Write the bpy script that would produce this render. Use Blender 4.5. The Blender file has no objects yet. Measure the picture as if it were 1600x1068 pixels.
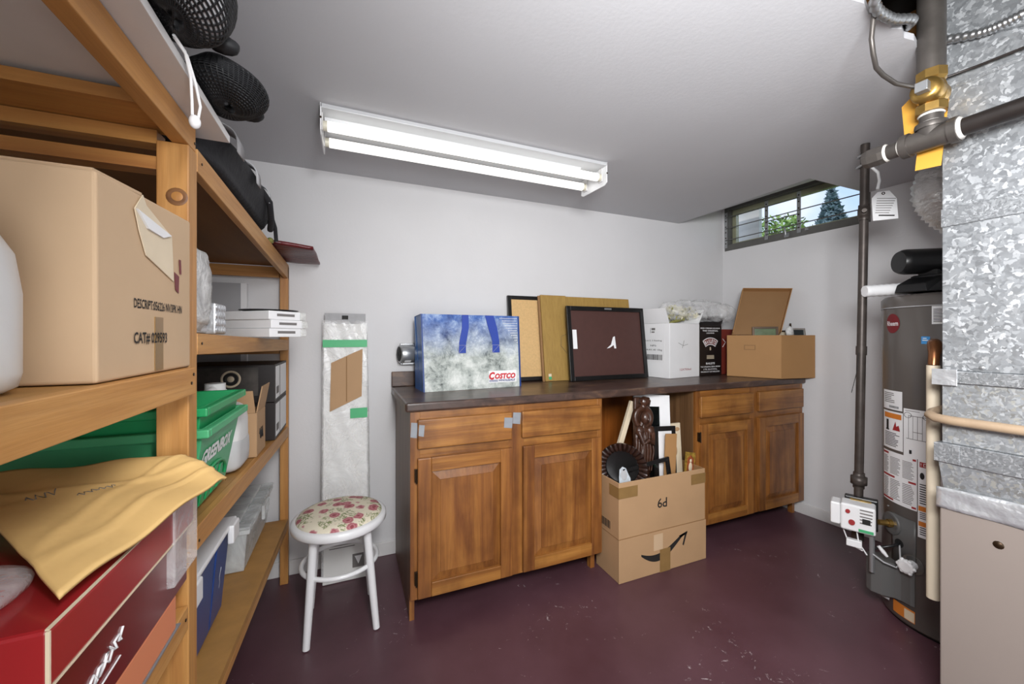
import bpy, math, random
from mathutils import Matrix, Vector, Euler
random.seed(7)
D = bpy.data
C = bpy.context.scene.collection
PI = math.pi

# ------------------------------------------------------------------ camera, world, sun, lights, exposure
THETA = 0.3952
cam_data = D.cameras.new('camera')
cam_data.sensor_fit = 'HORIZONTAL'
cam_data.sensor_width = 36.0
cam_data.lens = 603.44 / 1600 * 36.0
cam_data.shift_y = -9.0 / 1600
cam_data.clip_start = 0.02
cam_data.clip_end = 400
cam = D.objects.new('camera', cam_data)
C.objects.link(cam)
cam.location = (0, 0, 1.215)
cam.rotation_euler = (PI / 2, 0, -THETA)
bpy.context.scene.camera = cam

world = D.worlds.new('sky')
bpy.context.scene.world = world
world.use_nodes = True
wn = world.node_tree.nodes
wl = world.node_tree.links
wn.clear()
w_out = wn.new('ShaderNodeOutputWorld')
w_bg = wn.new('ShaderNodeBackground')
w_tc = wn.new('ShaderNodeTexCoord')
w_noise = wn.new('ShaderNodeTexNoise')
w_noise.inputs['Scale'].default_value = 5.0
w_noise.inputs['Detail'].default_value = 6
w_ramp = wn.new('ShaderNodeValToRGB')
w_ramp.color_ramp.elements[0].position = .42
w_ramp.color_ramp.elements[0].color = (.50, .68, .95, 1)
w_ramp.color_ramp.elements[1].position = .66
w_ramp.color_ramp.elements[1].color = (.88, .93, 1, 1)
wl.new(w_tc.outputs['Generated'], w_noise.inputs['Vector'])
wl.new(w_noise.outputs['Fac'], w_ramp.inputs['Fac'])
wl.new(w_ramp.outputs['Color'], w_bg.inputs['Color'])
w_bg.inputs['Strength'].default_value = 1.2
wl.new(w_bg.outputs['Background'], w_out.inputs['Surface'])

sun_data = D.lights.new('sun', 'SUN')
sun_data.energy = 2.2
sun_data.angle = .02
sun_data.color = (1, .95, .85)
sun = D.objects.new('sun', sun_data)
C.objects.link(sun)
sun.location = (-6, -4, 14)
sun.rotation_euler = (math.radians(25), math.radians(-45), 0)

def area(name, loc, target, sx, sy, watts, col=(1, 1, 1)):
    l = D.lights.new(name, 'AREA')
    l.shape = 'RECTANGLE'
    l.size, l.size_y = sx, sy
    l.energy = watts
    l.color = col
    o = D.objects.new(name, l)
    C.objects.link(o)
    o.location = loc
    o.rotation_euler = (Vector(target) - Vector(loc)).to_track_quat('-Z', 'Y').to_euler()
    return o
# soft fill lamp added behind the camera; the wall there has no doorway
area('rear_fill', (.55, -1.35, 1.0), (.9, 2.0, 1.3), 1.6, 1.6, 25, (.98, .99, 1))
# second fill lamp, added above the camera to brighten the right side
area('overhead_fill', (.18, -.14, 1.62), (2.8, 1.45, .95), .5, .4, 56, (.98, .99, 1))

vs = bpy.context.scene.view_settings
vs.view_transform = 'Standard'
vs.look = 'None'
vs.exposure = 0.0
vs.gamma = 1.0
vs.use_curve_mapping = False
TUBE_STRENGTH = 1.3

# ------------------------------------------------------------------ materials
def lin(h):
    if isinstance(h, str):
        h = h.lstrip('#')
        c = [int(h[i:i + 2], 16) / 255 for i in (0, 2, 4)]
        return tuple((x / 12.92 if x <= .04045 else ((x + .055) / 1.055) ** 2.4) for x in c) + (1,)
    return tuple(h) + (1,)

def base(name):
    m = D.materials.new(name)
    m.use_nodes = True
    nt = m.node_tree
    b = nt.nodes['Principled BSDF']
    return m, nt, b

def coords(nt, scale=(1, 1, 1), jitter=True):
    tc = nt.nodes.new('ShaderNodeTexCoord')
    mp = nt.nodes.new('ShaderNodeMapping')
    mp.inputs['Scale'].default_value = scale
    if jitter:
        oi = nt.nodes.new('ShaderNodeObjectInfo')
        mu = nt.nodes.new('ShaderNodeVectorMath')
        mu.operation = 'SCALE'
        mu.inputs[0].default_value = (7.3, 3.1, 5.7)
        nt.links.new(oi.outputs['Random'], mu.inputs['Scale'])
        ad = nt.nodes.new('ShaderNodeVectorMath')
        ad.operation = 'ADD'
        nt.links.new(tc.outputs['Object'], ad.inputs[0])
        nt.links.new(mu.outputs['Vector'], ad.inputs[1])
        nt.links.new(ad.outputs['Vector'], mp.inputs['Vector'])
    else:
        nt.links.new(tc.outputs['Object'], mp.inputs['Vector'])
    return mp

def noise(nt, mp, scale, detail=4, rough=.55, distort=0):
    n = nt.nodes.new('ShaderNodeTexNoise')
    n.inputs['Scale'].default_value = scale
    n.inputs['Detail'].default_value = detail
    n.inputs['Roughness'].default_value = rough
    n.inputs['Distortion'].default_value = distort
    nt.links.new(mp.outputs['Vector'], n.inputs['Vector'])
    return n

def ramp(nt, src, stops):
    r = nt.nodes.new('ShaderNodeValToRGB')
    el = r.color_ramp.elements
    while len(el) < len(stops):
        el.new(.5)
    for e, (p, c) in zip(el, stops):
        e.position = p
        e.color = lin(c)
    nt.links.new(src, r.inputs['Fac'])
    return r

def bump(nt, b, src, strength, dist=.01):
    bp = nt.nodes.new('ShaderNodeBump')
    bp.inputs['Strength'].default_value = strength
    bp.inputs['Distance'].default_value = dist
    nt.links.new(src, bp.inputs['Height'])
    nt.links.new(bp.outputs['Normal'], b.inputs['Normal'])

def plain(name, col, rough=.5, metal=0.0, var=.06, scale=6, bmp=0, bscale=60, stretch=(1, 1, 1), coat=0, spec=.5):
    m, nt, b = base(name)
    c = lin(col)
    b.inputs['Roughness'].default_value = rough
    b.inputs['Metallic'].default_value = metal
    b.inputs['Specular IOR Level'].default_value = spec
    if coat:
        b.inputs['Coat Weight'].default_value = coat
        b.inputs['Coat Roughness'].default_value = .12
    mp = coords(nt, stretch)
    n = noise(nt, mp, scale)
    lo = tuple(max(0, x * (1 - var)) for x in c[:3])
    hi = tuple(min(1, x * (1 + var)) for x in c[:3])
    r = ramp(nt, n.outputs['Fac'], [(.3, lo), (.7, hi)])
    nt.links.new(r.outputs['Color'], b.inputs['Base Color'])
    if bmp:
        n2 = noise(nt, mp, bscale, 3)
        bump(nt, b, n2.outputs['Fac'], bmp)
    return m

def wood(name, c1, c2, axis='X', rough=.45, fine=60, contrast=(.32, .68), coat=0, mid=None, stain=None):
    m, nt, b = base(name)
    st = {'X': (.05, 1, 1), 'Y': (1, .05, 1), 'Z': (1, 1, .05)}[axis]
    mp = coords(nt, st)
    n = noise(nt, mp, 16, 6, .6, 1.2)
    stops = [(contrast[0], c1), (contrast[1], c2)]
    if mid:
        stops.insert(1, (sum(contrast) / 2, mid))
    r = ramp(nt, n.outputs['Fac'], stops)
    n2 = noise(nt, mp, fine * 2, 3)
    mx = nt.nodes.new('ShaderNodeMixRGB')
    mx.blend_type = 'MULTIPLY'
    mx.inputs['Fac'].default_value = .35
    r2 = ramp(nt, n2.outputs['Fac'], [(.3, (.55, .5, .45)), (.65, (1, 1, 1))])
    nt.links.new(r.outputs['Color'], mx.inputs['Color1'])
    nt.links.new(r2.outputs['Color'], mx.inputs['Color2'])
    out = mx
    if stain:
        mp3 = coords(nt, (1, 1, .6))
        n3 = noise(nt, mp3, 5, 4, .6)
        r3 = ramp(nt, n3.outputs['Fac'], [(.42, (1, 1, 1)), (.66, lin(stain)[:3])])
        m3 = nt.nodes.new('ShaderNodeMixRGB')
        m3.blend_type = 'MULTIPLY'
        m3.inputs['Fac'].default_value = .55
        nt.links.new(mx.outputs['Color'], m3.inputs['Color1'])
        nt.links.new(r3.outputs['Color'], m3.inputs['Color2'])
        out = m3
    nt.links.new(out.outputs['Color'], b.inputs['Base Color'])
    b.inputs['Roughness'].default_value = rough
    if coat:
        b.inputs['Coat Weight'].default_value = coat
        b.inputs['Coat Roughness'].default_value = .25
    bump(nt, b, n2.outputs['Fac'], .08)
    return m

def clear_film(name, tint='#ffffff', opacity=.35, scale=14, rough=.18, bmp=.6, stretch=(1, 1, 1)):
    """wrinkled translucent plastic: part see-through, part milky and glossy"""
    m, nt, b = base(name)
    b.inputs['Base Color'].default_value = lin(tint)
    b.inputs['Roughness'].default_value = rough
    mp = coords(nt, stretch)
    n = noise(nt, mp, scale, 5, .6, 1.5)
    tr = nt.nodes.new('ShaderNodeBsdfTransparent')
    tr.inputs['Color'].default_value = lin(tint)
    mix = nt.nodes.new('ShaderNodeMixShader')
    mr = nt.nodes.new('ShaderNodeMapRange')
    mr.inputs['From Min'].default_value = .3
    mr.inputs['From Max'].default_value = .7
    mr.inputs['To Min'].default_value = opacity * .45
    mr.inputs['To Max'].default_value = min(1, opacity * 1.55)
    nt.links.new(n.outputs['Fac'], mr.inputs['Value'])
    nt.links.new(mr.outputs['Result'], mix.inputs['Fac'])
    nt.links.new(tr.outputs['BSDF'], mix.inputs[1])
    nt.links.new(b.outputs['BSDF'], mix.inputs[2])
    nt.links.new(mix.outputs['Shader'], nt.nodes['Material Output'].inputs['Surface'])
    bump(nt, b, n.outputs['Fac'], bmp, .02)
    return m

def galvanized(name, scale=55, lo='#86898c', hi='#cbced1', metal=.55, rough=.42):
    m, nt, b = base(name)
    mp = coords(nt)
    n = noise(nt, mp, 30, 3)
    mixv = nt.nodes.new('ShaderNodeMixRGB')
    mixv.inputs['Fac'].default_value = .05
    nt.links.new(mp.outputs['Vector'], mixv.inputs['Color1'])
    nt.links.new(n.outputs['Color'], mixv.inputs['Color2'])
    v = nt.nodes.new('ShaderNodeTexVoronoi')
    v.inputs['Scale'].default_value = scale
    v.inputs['Randomness'].default_value = 1
    nt.links.new(mixv.outputs['Color'], v.inputs['Vector'])
    sep = nt.nodes.new('ShaderNodeSeparateColor')
    nt.links.new(v.outputs['Color'], sep.inputs['Color'])
    r = ramp(nt, sep.outputs['Red'], [(.0, lo), (.3, '#939699'), (.68, '#9c9fa2'), (.82, '#b4b7ba'), (.95, hi)])
    nt.links.new(r.outputs['Color'], b.inputs['Base Color'])
    b.inputs['Metallic'].default_value = metal
    mr = nt.nodes.new('ShaderNodeMapRange')
    mr.inputs['To Min'].default_value = rough - .1
    mr.inputs['To Max'].default_value = rough + .12
    nt.links.new(sep.outputs['Green'], mr.inputs['Value'])
    nt.links.new(mr.outputs['Result'], b.inputs['Roughness'])
    return m

def emission(name, col, strength):
    m, nt, b = base(name)
    b.inputs['Base Color'].default_value = (.9, .9, .9, 1)
    b.inputs['Emission Color'].default_value = lin(col)
    b.inputs['Emission Strength'].default_value = strength
    return m

M = {}
M['wall'] = plain('wall_paint', '#d5d4d5', .6, var=.025, scale=2.2, bmp=.05, bscale=90, spec=.3)
M['ceil'] = plain('ceiling_paint', '#c4c4c7', .7, var=.02, scale=2, bmp=.05, bscale=80, spec=.2)
M['trimw'] = plain('trim_paint', '#d8d6d5', .45, var=.05, scale=9)
M['housing'] = plain('fixture_enamel', '#bfc0c2', .35, var=.02)
M['white'] = plain('white_enamel', '#e8e8e9', .3, var=.02, coat=.3)
M['whitep'] = plain('white_plastic', '#e6e6e6', .35, var=.03)
M['paper'] = plain('white_paper', '#e9e9ea', .6, var=.03)
M['black'] = plain('black_plastic', '#161617', .35, var=.15)
M['blackm'] = plain('black_frame_paint', '#151414', .3, var=.2, scale=20)
M['ink'] = plain('black_ink', '#1b1918', .7, var=.1)
M['inkgrey'] = plain('grey_print', '#74706e', .8, var=.1)
M['dark'] = plain('dark_parts_and_shade', '#0c0b0a', .9)  # near-black; also puts shade into the joist bay and toe board
M['pine'] = wood('pine_lengthwise', '#b07a3f', '#cf9d5f', 'Y', .5, mid='#c28c4d')
M['pinez'] = wood('pine_upright', '#a8703a', '#cc9858', 'Z', .5, mid='#bd8749')
M['pinex'] = wood('pine_crosswise', '#a86f38', '#c8924f', 'X', .5)
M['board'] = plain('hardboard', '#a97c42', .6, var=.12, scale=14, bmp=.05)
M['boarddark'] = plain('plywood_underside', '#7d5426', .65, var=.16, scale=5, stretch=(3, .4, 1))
M['knot'] = wood('pine_knot', '#6a4326', '#8d6138', 'X', .5)
M['cabx'] = wood('stained_wood_crosswise', '#7a4a20', '#b27c3c', 'X', .38, mid='#98632c', coat=.25, stain='#7a5a44')
M['cabz'] = wood('stained_wood_upright', '#774722', '#aa7338', 'Z', .38, mid='#925d2b', coat=.25, stain='#7a5a44')
M['cabside'] = wood('worn_cabinet_side', '#5a3f28', '#7f5f40', 'Z', .45)
M['oldply'] = wood('orange_plywood', '#8c4a14', '#b06422', 'Z', .5)
M['hinge'] = plain('dark_bronze', '#3a2b1c', .4, .7)
M['duct'] = plain('grey_duct_tape', '#8c9096', .4, var=.08, scale=30)
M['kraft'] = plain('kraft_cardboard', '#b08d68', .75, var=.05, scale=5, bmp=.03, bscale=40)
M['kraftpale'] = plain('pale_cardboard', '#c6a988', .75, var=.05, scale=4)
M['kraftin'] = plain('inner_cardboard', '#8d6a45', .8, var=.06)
M['kraftbrt'] = plain('brown_carton', '#a67c4e', .75, var=.05, scale=4, bmp=.03, bscale=40)
M['tapeb'] = plain('brown_packing_tape', '#8a6c42', .3, var=.08, scale=20)
M['gold'] = wood('golden_cardboard', '#9a7a3c', '#ab8a49', 'Z', .6, contrast=(.2, .8))
M['cork'] = plain('tan_cork', '#d0ab76', .85, var=.08, scale=80)
M['maroonb'] = plain('brown_backing_paper', '#4a2e29', .55, var=.06, scale=30)
M['steel'] = plain('steel', '#a9abad', .35, .7, var=.05)
M['wire'] = plain('thin_wire', '#5b5753', .5, .5)
M['iron'] = plain('black_iron_pipe', '#4b4440', .45, .5, var=.2, scale=25)
M['ironblk'] = plain('black_pipe_paint', '#2d2826', .35, .2, var=.25, scale=20)
M['irong'] = plain('grey_iron_pipe', '#5f5a56', .42, .6, var=.2, scale=18)
M['dope'] = plain('white_pipe_dope', '#d9d6d0', .6)
M['brass'] = plain('brass', '#a5854a', .32, .85, var=.15, scale=25)
M['copper'] = plain('copper', '#8e5d3c', .3, .85, var=.2, scale=20)
M['tagy'] = plain('orange_tag_card', '#d39a35', .6, var=.04)
M['galv'] = galvanized('galvanized_spangle', 105)
M['galv2'] = galvanized('galvanized_fine', 130, '#8d8c88', '#a9a8a2', .5, .45)
M['galvband'] = galvanized('galvanized_band', 200, '#a2a5a8', '#c3c6c9', .6, .35)
M['furn'] = plain('furnace_enamel', '#8d827b', .4, var=.015, scale=3)
M['foil'] = plain('foil_tape', '#d0d2d5', .3, .6, var=.12, scale=30, bmp=.6, bscale=25)
M['flex'] = plain('crinkled_foil', '#e0dfdd', .3, .35, var=.1, scale=30, bmp=.8, bscale=40)
M['conduit'] = plain('armoured_conduit', '#a4a5a6', .32, .85, var=.1)
M['pvc'] = plain('beige_pipe', '#c6b9a4', .4, var=.04)
M['pvcb'] = plain('brown_stained_pipe', '#a08a72', .4, var=.18, scale=10)
M['tank'] = plain('grey_tank_enamel', '#58524e', .35, var=.03, coat=.25)
M['tankc'] = plain('grey_tank_plastic', '#5d5c5b', .4, var=.03)
M['red'] = plain('red_print', '#9c2a2c', .6)
M['orange'] = plain('orange_print', '#cf7a2c', .6)
M['blueprint'] = plain('blue_print', '#3f8fce', .5)
M['darkred'] = plain('dark_red_print', '#6f2026', .5)
M['stoolf'] = None
M['blue'] = plain('blue_plastic', '#20407f', .35, var=.05)
M['webblue'] = plain('blue_webbing', '#23409b', .6, var=.06, bmp=.1, bscale=200)
M['green'] = plain('green_plastic', '#22965a', .38, var=.05)
M['greenpale'] = plain('green_plastic_pale', '#4aa873', .4, var=.05)
M['greend'] = plain('dark_green_plastic', '#0f5a2a', .38, var=.1)
M['greentape'] = plain('green_tape', '#3fae70', .5, var=.05)
M['manila'] = plain('manila_paper', '#dfb877', .6, var=.04, scale=5, bmp=.3, bscale=14)
M['giftred'] = plain('red_glossy_card', '#9c2228', .28, var=.04, coat=.4)
M['giftdk'] = plain('dark_red_glossy_card', '#6d1518', .28, var=.05, coat=.4)
M['salmon'] = plain('salmon_card', '#d88660', .5, var=.03)
M['grey'] = plain('grey_card', '#7b7c7f', .6)
M['blackfab'] = plain('black_fabric', '#1c1c20', .8, var=.2, scale=18, bmp=.3, bscale=60)
M['greyfab'] = plain('pale_grey_strap', '#a9a9ab', .8, var=.06, scale=40)
M['net'] = plain('black_net_cord', '#121316', .6)
M['innerw'] = plain('pale_cloth', '#cfd0d3', .8, var=.08, scale=10)
M['innerd'] = plain('dark_cloth', '#2b2c30', .8, var=.3, scale=10)
M['pinkred'] = plain('dark_red_film', '#5a161b', .4, var=.45, scale=22, bmp=.5, bscale=30, stretch=(1, 3, 1))
M['film'] = clear_film('clear_film', opacity=.27, scale=9, bmp=.35)
M['filmm'] = clear_film('milky_film', '#f4f4f2', .55, 10)
M['bin'] = clear_film('clear_bin_plastic', '#f2f4f4', .42, 5, .22, .05)
M['jug'] = plain('milky_jug', '#dcdcda', .35, var=.03)
M['carve'] = plain('carved_dark_wood', '#41271b', .35, var=.35, scale=25, bmp=.5, bscale=30, coat=.3)
M['carve2'] = plain('dark_brown_lacquer', '#2b1a14', .3, var=.6, scale=30, coat=.3)
M['cream'] = plain('cream_wood', '#d9c9ae', .6, var=.08, scale=8)
M['mirror'] = plain('mirror', '#33393a', .05, .9, var=.02)
M['gilt'] = plain('gilt', '#c9a24a', .3, .6, var=.5, scale=60)
M['greenglass'] = plain('green_print_under_glass', '#66745a', .12, var=.2, scale=20)
M['photo'] = plain('grey_photo', '#b9c0c6', .3, var=.3, scale=30)
M['redbox'] = plain('red_brown_carton', '#7c2f25', .55, var=.08)
M['blackbox'] = plain('black_brown_carton', '#1a1211', .5, var=.1)
M['skin'] = plain('bark', '#4c3f35', .9)
M['leaf'] = plain('leaf_green', '#7d9a55', .8, var=.4, scale=3)
M['conif'] = plain('conifer_green', '#5f7480', .8, var=.3, scale=3)
M['winframe'] = plain('dark_window_paint', '#5b5a57', .55, var=.12, scale=12)
M['winlight'] = plain('sash_painted_green_light', '#8f9077', .6, var=.1)  # lit version of the window paint, green daylight mixed into the colour
M['concrete'] = plain('concrete', '#b7b7b8', .8, var=.08)
M['grass'] = plain('lawn', '#7f9a4c', .9, var=.2)
M['tube'] = emission('fluorescent_tube', '#fffdf6', TUBE_STRENGTH)
M['tubeend'] = plain('tube_cap', '#cfcab8', .4)
M['cream2'] = plain('cream_floral_fabric', '#dcd3bd', .8)
M['flowerw'] = plain('cream_petal', '#d8d2b4', .7, var=.15)
M['flowery'] = plain('yellow_green_leaf', '#8d8a4a', .7, var=.3)
M['skyb'] = plain('styrofoam', '#dcdbd8', .6, var=.03)

def glass_pane():
    m, nt, b = base('window_glass')
    tr = nt.nodes.new('ShaderNodeBsdfTransparent')
    gl = nt.nodes.new('ShaderNodeBsdfGlossy')
    gl.inputs['Roughness'].default_value = .02
    fr = nt.nodes.new('ShaderNodeFresnel')
    fr.inputs['IOR'].default_value = 1.25
    mix = nt.nodes.new('ShaderNodeMixShader')
    nt.links.new(fr.outputs['Fac'], mix.inputs['Fac'])
    nt.links.new(tr.outputs['BSDF'], mix.inputs[1])
    nt.links.new(gl.outputs['BSDF'], mix.inputs[2])
    nt.links.new(mix.outputs['Shader'], nt.nodes['Material Output'].inputs['Surface'])
    return m
M['pane'] = glass_pane()

def floor_mat():
    m, nt, b = base('painted_concrete_floor')
    mp = coords(nt, (1, 1, 1), False)
    n = noise(nt, mp, 3, 6, .6)
    r = ramp(nt, n.outputs['Fac'], [(.3, '#4d3138'), (.7, '#5d3f47')])
    n2 = noise(nt, mp, 26, 8, .72, .8)          # chips of white paint and plaster dust
    n3 = noise(nt, mp, 1.6, 2)
    mu = nt.nodes.new('ShaderNodeMath')
    mu.operation = 'MULTIPLY'
    r3 = ramp(nt, n3.outputs['Fac'], [(.35, (.86, .86, .86)), (.7, (1.05, 1.05, 1.05))])
    nt.links.new(n2.outputs['Fac'], mu.inputs[0])
    nt.links.new(r3.outputs['Color'], mu.inputs[1])
    r2 = ramp(nt, mu.outputs['Value'], [(.615, (0, 0, 0)), (.665, (.8, .8, .8))])
    mx = nt.nodes.new('ShaderNodeMixRGB')
    nt.links.new(r2.outputs['Color'], mx.inputs['Fac'])
    nt.links.new(r.outputs['Color'], mx.inputs['Color1'])
    mx.inputs['Color2'].default_value = lin('#b8aeb0')
    nt.links.new(mx.outputs['Color'], b.inputs['Base Color'])
    rr = ramp(nt, n.outputs['Fac'], [(.3, (.3, .3, .3)), (.7, (.42, .42, .42))])
    nt.links.new(rr.outputs['Color'], b.inputs['Roughness'])
    bump(nt, b, n.outputs['Fac'], .08)
    return m
M['floor'] = floor_mat()

def counter_mat():
    m, nt, b = base('mottled_brown_laminate')
    mp = coords(nt, (1, 2, 2), False)
    n = noise(nt, mp, 7, 7, .65, .8)
    r = ramp(nt, n.outputs['Fac'], [(.3, '#332722'), (.52, '#4c3a33'), (.68, '#715743'), (.8, '#8d7560')])
    nt.links.new(r.outputs['Color'], b.inputs['Base Color'])
    b.inputs['Roughness'].default_value = .3
    return m
M['counter'] = counter_mat()

def floral_mat():
    m, nt, b = base('floral_tapestry')
    mp = coords(nt, (1, 1, 1), False)
    v = nt.nodes.new('ShaderNodeTexVoronoi')
    v.inputs['Scale'].default_value = 21
    nt.links.new(mp.outputs['Vector'], v.inputs['Vector'])
    wob = noise(nt, mp, 60, 3)
    mu = nt.nodes.new('ShaderNodeMath')
    mu.operation = 'MULTIPLY_ADD'
    mu.inputs[1].default_value = .35
    nt.links.new(wob.outputs['Fac'], mu.inputs[0])
    nt.links.new(v.outputs['Distance'], mu.inputs[2])
    petal = ramp(nt, mu.outputs['Value'], [(.30, '#8f4049'), (.42, '#bd8084'), (.52, '#9f525b'), (.62, '#c39493'), (.65, '#dcd3bd')])
    sep = nt.nodes.new('ShaderNodeSeparateColor')
    nt.links.new(v.outputs['Color'], sep.inputs['Color'])
    pick = ramp(nt, sep.outputs['Red'], [(.3, (0, 0, 0)), (.31, (1, 1, 1))])
    mp2 = coords(nt, (1, 1, 1), False)
    n2 = noise(nt, mp2, 34, 4, .6, 2.2)
    leaf = ramp(nt, n2.outputs['Fac'], [(.50, '#dcd3bd'), (.525, '#6f7a4c'), (.60, '#87905e'), (.62, '#dcd3bd')])
    mx = nt.nodes.new('ShaderNodeMixRGB')
    nt.links.new(pick.outputs['Color'], mx.inputs['Fac'])
    nt.links.new(leaf.outputs['Color'], mx.inputs['Color1'])
    mul = nt.nodes.new('ShaderNodeMixRGB')
    mul.blend_type = 'MULTIPLY'
    mul.inputs['Fac'].default_value = 1
    nt.links.new(petal.outputs['Color'], mul.inputs['Color1'])
    nt.links.new(leaf.outputs['Color'], mul.inputs['Color2'])
    nt.links.new(petal.outputs['Color'], mx.inputs['Color2'])
    nt.links.new(mx.outputs['Color'], b.inputs['Base Color'])
    b.inputs['Roughness'].default_value = .8
    return m
M['floral'] = floral_mat()

def bag_print():
    """printed ice: blue at the top fading to silvery cracked ice, white dots at the top right corner"""
    m, nt, b = base('printed_ice_bag')
    mp = coords(nt, (1, 1, 1), False)
    sx = nt.nodes.new('ShaderNodeSeparateXYZ')
    nt.links.new(mp.outputs['Vector'], sx.inputs['Vector'])
    n = noise(nt, mp, 9, 7, .65, .4)
    ad = nt.nodes.new('ShaderNodeMath')
    ad.operation = 'MULTIPLY_ADD'
    ad.inputs[1].default_value = .22
    nt.links.new(n.outputs['Fac'], ad.inputs[0])
    nt.links.new(sx.outputs['Z'], ad.inputs[2])
    blue = ramp(nt, ad.outputs['Value'], [(.27, (0, 0, 0)), (.5, (1, 1, 1))])
    nz = noise(nt, mp, 16, 9, .78, .3)
    vo = nt.nodes.new('ShaderNodeTexVoronoi')
    vo.feature = 'F1'
    vo.inputs['Scale'].default_value = 9
    nt.links.new(mp.outputs['Vector'], vo.inputs['Vector'])
    n2 = nt.nodes.new('ShaderNodeMath')
    n2.operation = 'MULTIPLY_ADD'
    n2.inputs[1].default_value = -.22
    nt.links.new(vo.outputs['Distance'], n2.inputs[0])
    ah = nt.nodes.new('ShaderNodeMath')
    ah.inputs[1].default_value = .1
    nt.links.new(nz.outputs['Fac'], ah.inputs[0])
    nt.links.new(ah.outputs['Value'], n2.inputs[2])
    ice = ramp(nt, n2.outputs['Value'], [(.30, '#3c4240'), (.38, '#8d9490'), (.5, '#b9bfba'), (.66, '#dde0dc')])
    blu = ramp(nt, n2.outputs['Value'], [(.3, '#1d3a7c'), (.5, '#4a6cae'), (.62, '#8fa6cc'), (.75, '#c4cfdd')])
    mx = nt.nodes.new('ShaderNodeMixRGB')
    nt.links.new(blue.outputs['Color'], mx.inputs['Fac'])
    nt.links.new(ice.outputs['Color'], mx.inputs['Color1'])
    nt.links.new(blu.outputs['Color'], mx.inputs['Color2'])
    nt.links.new(mx.outputs['Color'], b.inputs['Base Color'])
    b.inputs['Roughness'].default_value = .3
    n4 = noise(nt, mp, 22, 3)
    bump(nt, b, n4.outputs['Fac'], .25, .01)
    return m
M['bagprint'] = bag_print()

# ------------------------------------------------------------------ mesh helpers
def frame(o, ex, ey, ez=None):
    ex = Vector(ex).normalized()
    ey = Vector(ey)
    ey = (ey - ex * ey.dot(ex)).normalized()
    ez = ex.cross(ey)
    m = Matrix.Identity(4)
    for i, c in enumerate((ex, ey, ez)):
        for r in range(3):
            m[r][i] = c[r]
    m.translation = Vector(o)
    return m

def rotz(o, deg):
    return Matrix.Translation(o) @ Matrix.Rotation(math.radians(deg), 4, 'Z')

TEXT_CACHE = {}
def text_geo(body, bold=0.0, shear=0.0):
    key = (body, bold, shear)
    if key in TEXT_CACHE:
        return TEXT_CACHE[key]
    cu = D.curves.new('lettering', 'FONT')
    cu.body = body
    cu.size = 1.0
    cu.offset = bold
    cu.shear = shear
    cu.resolution_u = 2
    cu.align_x = 'CENTER'
    cu.align_y = 'CENTER'
    ob = D.objects.new('lettering', cu)
    C.objects.link(ob)
    dg = bpy.context.evaluated_depsgraph_get()
    dg.update()
    me = ob.evaluated_get(dg).to_mesh()
    v = [tuple(x.co) for x in me.vertices]
    f = [tuple(p.vertices) for p in me.polygons]
    ob.evaluated_get(dg).to_mesh_clear()
    D.objects.remove(ob)
    D.curves.remove(cu)
    xs = [p[0] for p in v] or [0, 1]
    ys = [p[1] for p in v] or [0, 1]
    cx, cy = (min(xs) + max(xs)) / 2, (min(ys) + max(ys)) / 2
    v = [(x - cx, y - cy, z) for x, y, z in v]
    TEXT_CACHE[key] = (v, f, max(xs) - min(xs), max(ys) - min(ys))
    return TEXT_CACHE[key]

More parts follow.
